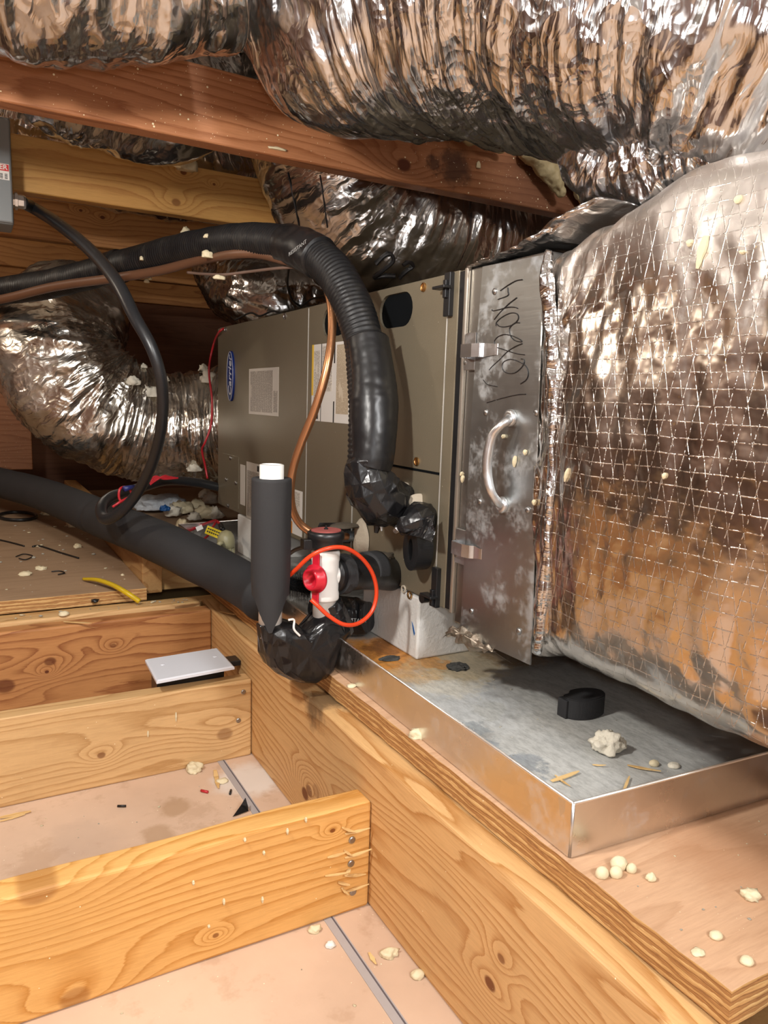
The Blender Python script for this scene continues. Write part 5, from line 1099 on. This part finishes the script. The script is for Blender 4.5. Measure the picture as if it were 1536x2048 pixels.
pix_blob(630, 1859, 0, .007, .005, 'foam flake on the drywall just below the nearest joist', seed=45, amp=.4)
pix_blob(661, 1890, 0, .006, .004, 'bright white flake on the drywall near the seam', mat='pvc', seed=46, amp=.3, name='plastic_flake', cat='flake')
pix_blob(777, 1907, 0, .009, .005, 'ragged foam crumb against the foot of the girder', seed=47, amp=.6)
pix_blob(835, 1950, 0, .0075, .005, 'oval foam crumb against the foot of the girder', seed=48, amp=.2)
pix_blob(390, 1686 - 140, 0, .004, .003, 'tiny crumb beside the chunky foam lump', seed=49)
pix_blob(703, 1372, PT, .0065, .003, 'round foam crumb on the plywood just below the taped trap', seed=50, amp=.2)
pix_blob(245, 1150 + 0, .226, .004, .003, 'single crumb on the deck above the yellow cable', seed=51)
pix_blob(145, 1050, .226, .020, .009, 'flat foam crumb pile on the deck beside the insulated pipe', seed=52, amp=.6)
pix_blob(100, 1026, .226, .026, .010, 'elongated foam crumb pile far back on the deck', seed=53, amp=.6)
pix_blob(50, 1148, .226, .013, .006, 'smooth oval foam piece at the left of the deck', seed=54, amp=.3)
pix_blob(82, 1137, .226, .011, .005, 'ragged foam flake right of the oval piece', seed=55, amp=.7)
pix_blob(155, 1093, .226, .010, .006, 'lumpy foam crumb in the middle of the deck', seed=56, amp=.6)
pix_blob(150, 1047, .226, .016, .022, 'upright foam lump touching the black insulated pipe', seed=57, amp=.6)
pix_blob(128, 1228, .208, .009, .006, 'plump foam bead on the weathered joist', seed=58, amp=.2)
pix_blob(88, 1206, .208, .008, .005, 'foam bead on the joist left of the black scraps', seed=59, amp=.2)
pix_blob(91, 1238, .2, .006, .003, 'small foam bead on the edge of the rusty joist', seed=60, amp=.2)
for k, (px, py) in enumerate(((108, 1204), (134, 1200), (190, 1202))):
    blob('rubber_scrap', P(px, py, 'z', .212), (.007, .006, .005), 'black', ('leftmost torn black scrap on the weathered joist', 'square black scrap on the weathered joist', 'dull grey-black scrap nearest the yellow cable')[k], 'scrap', 70 + k, .5, sub=2)
# debris behind the sleeper
for k, (px, py, w_, h_) in enumerate(((365, 1018, .06, .035), (345, 1025, .045, .03), (395, 1015, .05, .035), (420, 1000, .045, .035), (412, 1028, .06, .035), (430, 1030, .04, .03), (365, 1052, .03, .03), (388, 1035, .035, .02), (300, 1050, .02, .01), (410, 990, .04, .03))):
    blob('foam_chunk', P(px, py, 'z', .235 + h_ * .2), (w_ * .55, w_ * .55, h_ * .75), 'foamrust' if k % 2 else 'foam', ('largest left foam chunk of the heap beside the air handler', 'dark-edged foam chunk leaning on the plastic bag', 'rounded foam chunk in the middle of the heap', 'foam chunk touching the lower left edge of the air handler', 'broad front foam chunk of the heap', 'foam chunk at the front right of the heap by the casing', 'small foam chunk near the rear corner of the drain pan', 'crumbly foam chunk behind the red wire', 'flat foam chunk nearest the insulated pipe', 'rearmost foam chunk of the heap')[k], 'foam chunk', 80 + k, .55, 'foam heap beside the air handler', freq=2.0)
bg = blob('plastic_bag', P(318, 1008, 'z', .25), (.075, .05, .035), 'bag', 'crumpled white plastic bag with blue print behind the insulated pipe', 'bag', 91, .35, sub=4)
link('blue_print', bm_blob(P(330, 1018, 'z', .262), (.016, .012, .012), 92, .4), M['blueink'], bg)
for k, (px, py, r_) in enumerate(((265, 765, .016), (300, 788, .02), (330, 760, .01), (405, 740, .012), (420, 760, .022), (415, 725, .02), (390, 935, .02), (290, 735, .008), (350, 740, .008))):
    h_ = on_surface(bvh_of(FG), px, py, .003)
    if h_: blob('foam_crumb', h_, (r_, r_ * .6, r_), 'foamrust', ('cream foam crumb at the inner bend of the left foil duct', 'wide foam crumb on top of the left duct beside the conduit', 'foam crumb on the duct crest right of the conduit', 'foam crumb on the duct near the top of the red wire', 'large foam clump on the duct beside the red wire', 'upper foam clump where the duct meets the air handler', 'foam crumb low on the duct near the foot of the red wire', 'tiny foam crumb above the inner bend of the duct', 'small foam crumb midway along the duct crest')[k], 'foam crumb', 95 + k, .6, 'foam crumbs on the left duct')
for k, (px, py, d, rx, rz) in enumerate(((418, 474, 1.515, .010, .006), (438, 494, 1.50, .005, .012), (415, 511, 1.50, .010, .009), (438, 556, 1.50, .011, .006), (300, 558, 1.8, .004, .004), (283, 518, 1.70, .004, .006), (372, 470, 1.7, .010, .016))):
    blob('foam_lump', AT(px, py, d), (rx, .005, rz), 'foam', ('cream foam blob on top of the black refrigerant line', 'drip of cream foam down the side of the black refrigerant line', 'round cream foam ball between hose and brown cable', 'cream foam blob under the thin wire', 'tiny foam dot on the brown cable', 'tiny foam dot on the black line near its strap', 'smeared foam patch behind the black line')[k], 'foam lump', 110 + k, .3)
# splinters and shavings in pan and around
def shav(a, b_, z, wd, lab, grp=None): splinter(P(*a, 'z', z + .002), P(*b_, 'z', z + .003), wd, .0006, label=lab, group=grp)
shav((1103, 1562), (1158, 1542), PF, .0028, 'wide pale splinter in the near corner of the pan')
shav((1255, 1530), (1322, 1542), PF, .0018, 'thin splinter beside the oval bead on the pan floor')
shav((1248, 1580), (1259, 1552), PF, .0016, 'short upright-looking splinter near the front pan wall')
shav((1110, 1550), (1140, 1572), PF, .0010, 'fine shaving crossing the wide pale splinter')
shav((1185, 1529), (1212, 1530), PF, .0008, 'tiny reddish shaving on the pan floor')
shav((430, 1540), (437, 1576), 0, .004, 'pinkish wood shaving on the drywall by the seam')
shav((738, 1905), (752, 1928), 0, .0022, 'curled shaving on the drywall next to the girder foot')
shav((127, 1243), (183, 1246), .202, .0022, 'long pale sliver on the edge of the rusty joist')
shav((345, 1209), (398, 1202), .209, .0030, 'pale sliver at the right end of the weathered joist')
shav((0, 1635), (62, 1622), 0, .004, 'brown bark strip on the drywall at the left edge')
shav((0, 1642), (50, 1628), 0, .002, 'thinner bark strip just below the brown one')
shav((440, 1222), (478, 1230), .201, .003, 'reddish bark flake on the far end of the girder')
tag(link('wire_scrap', bm_cyl(P(402, 1581, 'z', .003), P(416, 1584, 'z', .003), .0022, n=10), M['wirered'], smooth=True), 'tiny piece of red insulation on the drywall', 'wire scrap')
tag(link('wire_scrap', bm_cyl(P(235, 1612, 'z', .0025), P(252, 1612, 'z', .0025), .0018, n=10), M['wireblk'], smooth=True), 'tiny black wire end on the drywall left of the seam', 'wire scrap')
tag(link('wire_scrap', bm_cyl(P(460, 1588, 'z', .0025), P(462, 1580, 'z', .0025), .0018, n=10), M['wireblk'], smooth=True), 'tiny dark wire end beside the seam', 'wire scrap')
b = bmesh.new(); tri = [P(465, 1634, 'z', .002), P(497, 1622, 'z', .002), P(496, 1612, 'z', .012), P(491, 1595, 'z', .022), P(482, 1610, 'z', .012)]
vs = [b.verts.new(p) for p in tri]; b.faces.new(vs); bmesh.ops.solidify(b, geom=b.faces[:], thickness=.001)
tag(link('tape_scrap', b, M['black']), 'pointed black tape scrap sticking up behind the nearest joist', 'scrap')
# scattered crumbs: shared prototypes
protos = []
for k in range(5):
    me = bpy.data.meshes.new('crumb'); bb = bm_blob((0, 0, 0), (1, .8, .6), 200 + k, .5, 1.8, 2); bb.to_mesh(me); bb.free(); me.materials.append(M['foam'] if k % 2 else M['foamrust'])
    for p in me.polygons: p.use_smooth = True
    protos.append(me)
rc = random.Random(11)
def scatter(n, x0, x1, y0, y1, z, lab, grp, s0=.001, s1=.004, ok=None):
    i = 0; tries = 0
    while i < n and tries < n * 20:
        tries += 1; x, y = rc.uniform(x0, x1), rc.uniform(y0, y1)
        if ok and not ok(x, y): continue
        s_ = s0 + (s1 - s0) * rc.random() ** 2.5; o = bpy.data.objects.new('foam_crumb', protos[rc.randrange(5)]); C.objects.link(o); o.scale = (s_, s_, s_ * .7); o.location = (x, y, z + s_ * .28); o.rotation_euler = (0, 0, rc.uniform(0, 6)); tag(o, lab, 'foam crumb', grp); i += 1
scatter(55, -.40, -.11, .85, 1.7, .226, 'tiny foam crumb scattered on the plywood deck at the left', 'crumbs on the left deck', .0012, .006)
scatter(34, .045, .5, -.45, -.33, PT, 'tiny foam crumb scattered on the plywood in front of the pan', 'crumbs on the front plywood', .0008, .0022)
scatter(30, .06, .3, -.28, .12, PF, 'tiny crumb scattered on the drain pan floor', 'crumbs in the pan', .0007, .002)
scatter(22, -.38, -.02, .08, .43, .0, 'tiny crumb on the drywall between the two nearest joists', 'crumbs between the joists', .0008, .0025)
scatter(22, -.45, -.01, -.35, -.02, .0, 'tiny crumb on the drywall in front of the nearest joist', 'crumbs in front of the joist', .0008, .0022)
scatter(26, -.36, -.03, .69, .757, .2085, 'small crumb on top of the joist pack at the left', 'crumbs on the joist pack', .0012, .004, lambda x, y: y > .726)
for k, (px, py, l) in enumerate(((352, 1434, 18), (296, 1468, 12), (575, 1663, 12), (528, 1706, 8), (525, 1800, 12), (448, 1804, 12), (387, 1766, 9), (612, 1640, 10), (490, 1680, 8), (418, 1853, 6))):
    yy = .4385 if py < 1500 else -.0015
    splinter(P(px, py - l / 2, 'y', yy), P(px, py + l / 2, 'y', yy), .0016, .0012, 'foam', 'foam_drip', ('longer foam drip in the middle of the pale joist', 'short foam drip left of centre low on the pale joist', 'largest foam drip near the top of the nearest joist', 'foam drip a little below the largest one on the nearest joist', 'lower foam drip right of centre on the nearest joist', 'lower foam drip at the centre of the nearest joist', 'foam drip at mid height of the nearest joist, leftmost', 'uppermost foam drip on the nearest joist, nearest the nails', 'foam drip near the top edge left of the largest one', 'lowest foam drip on the nearest joist')[k], 'foam drips on the pale joist' if py < 1500 else 'foam drips on the nearest joist', .0003)
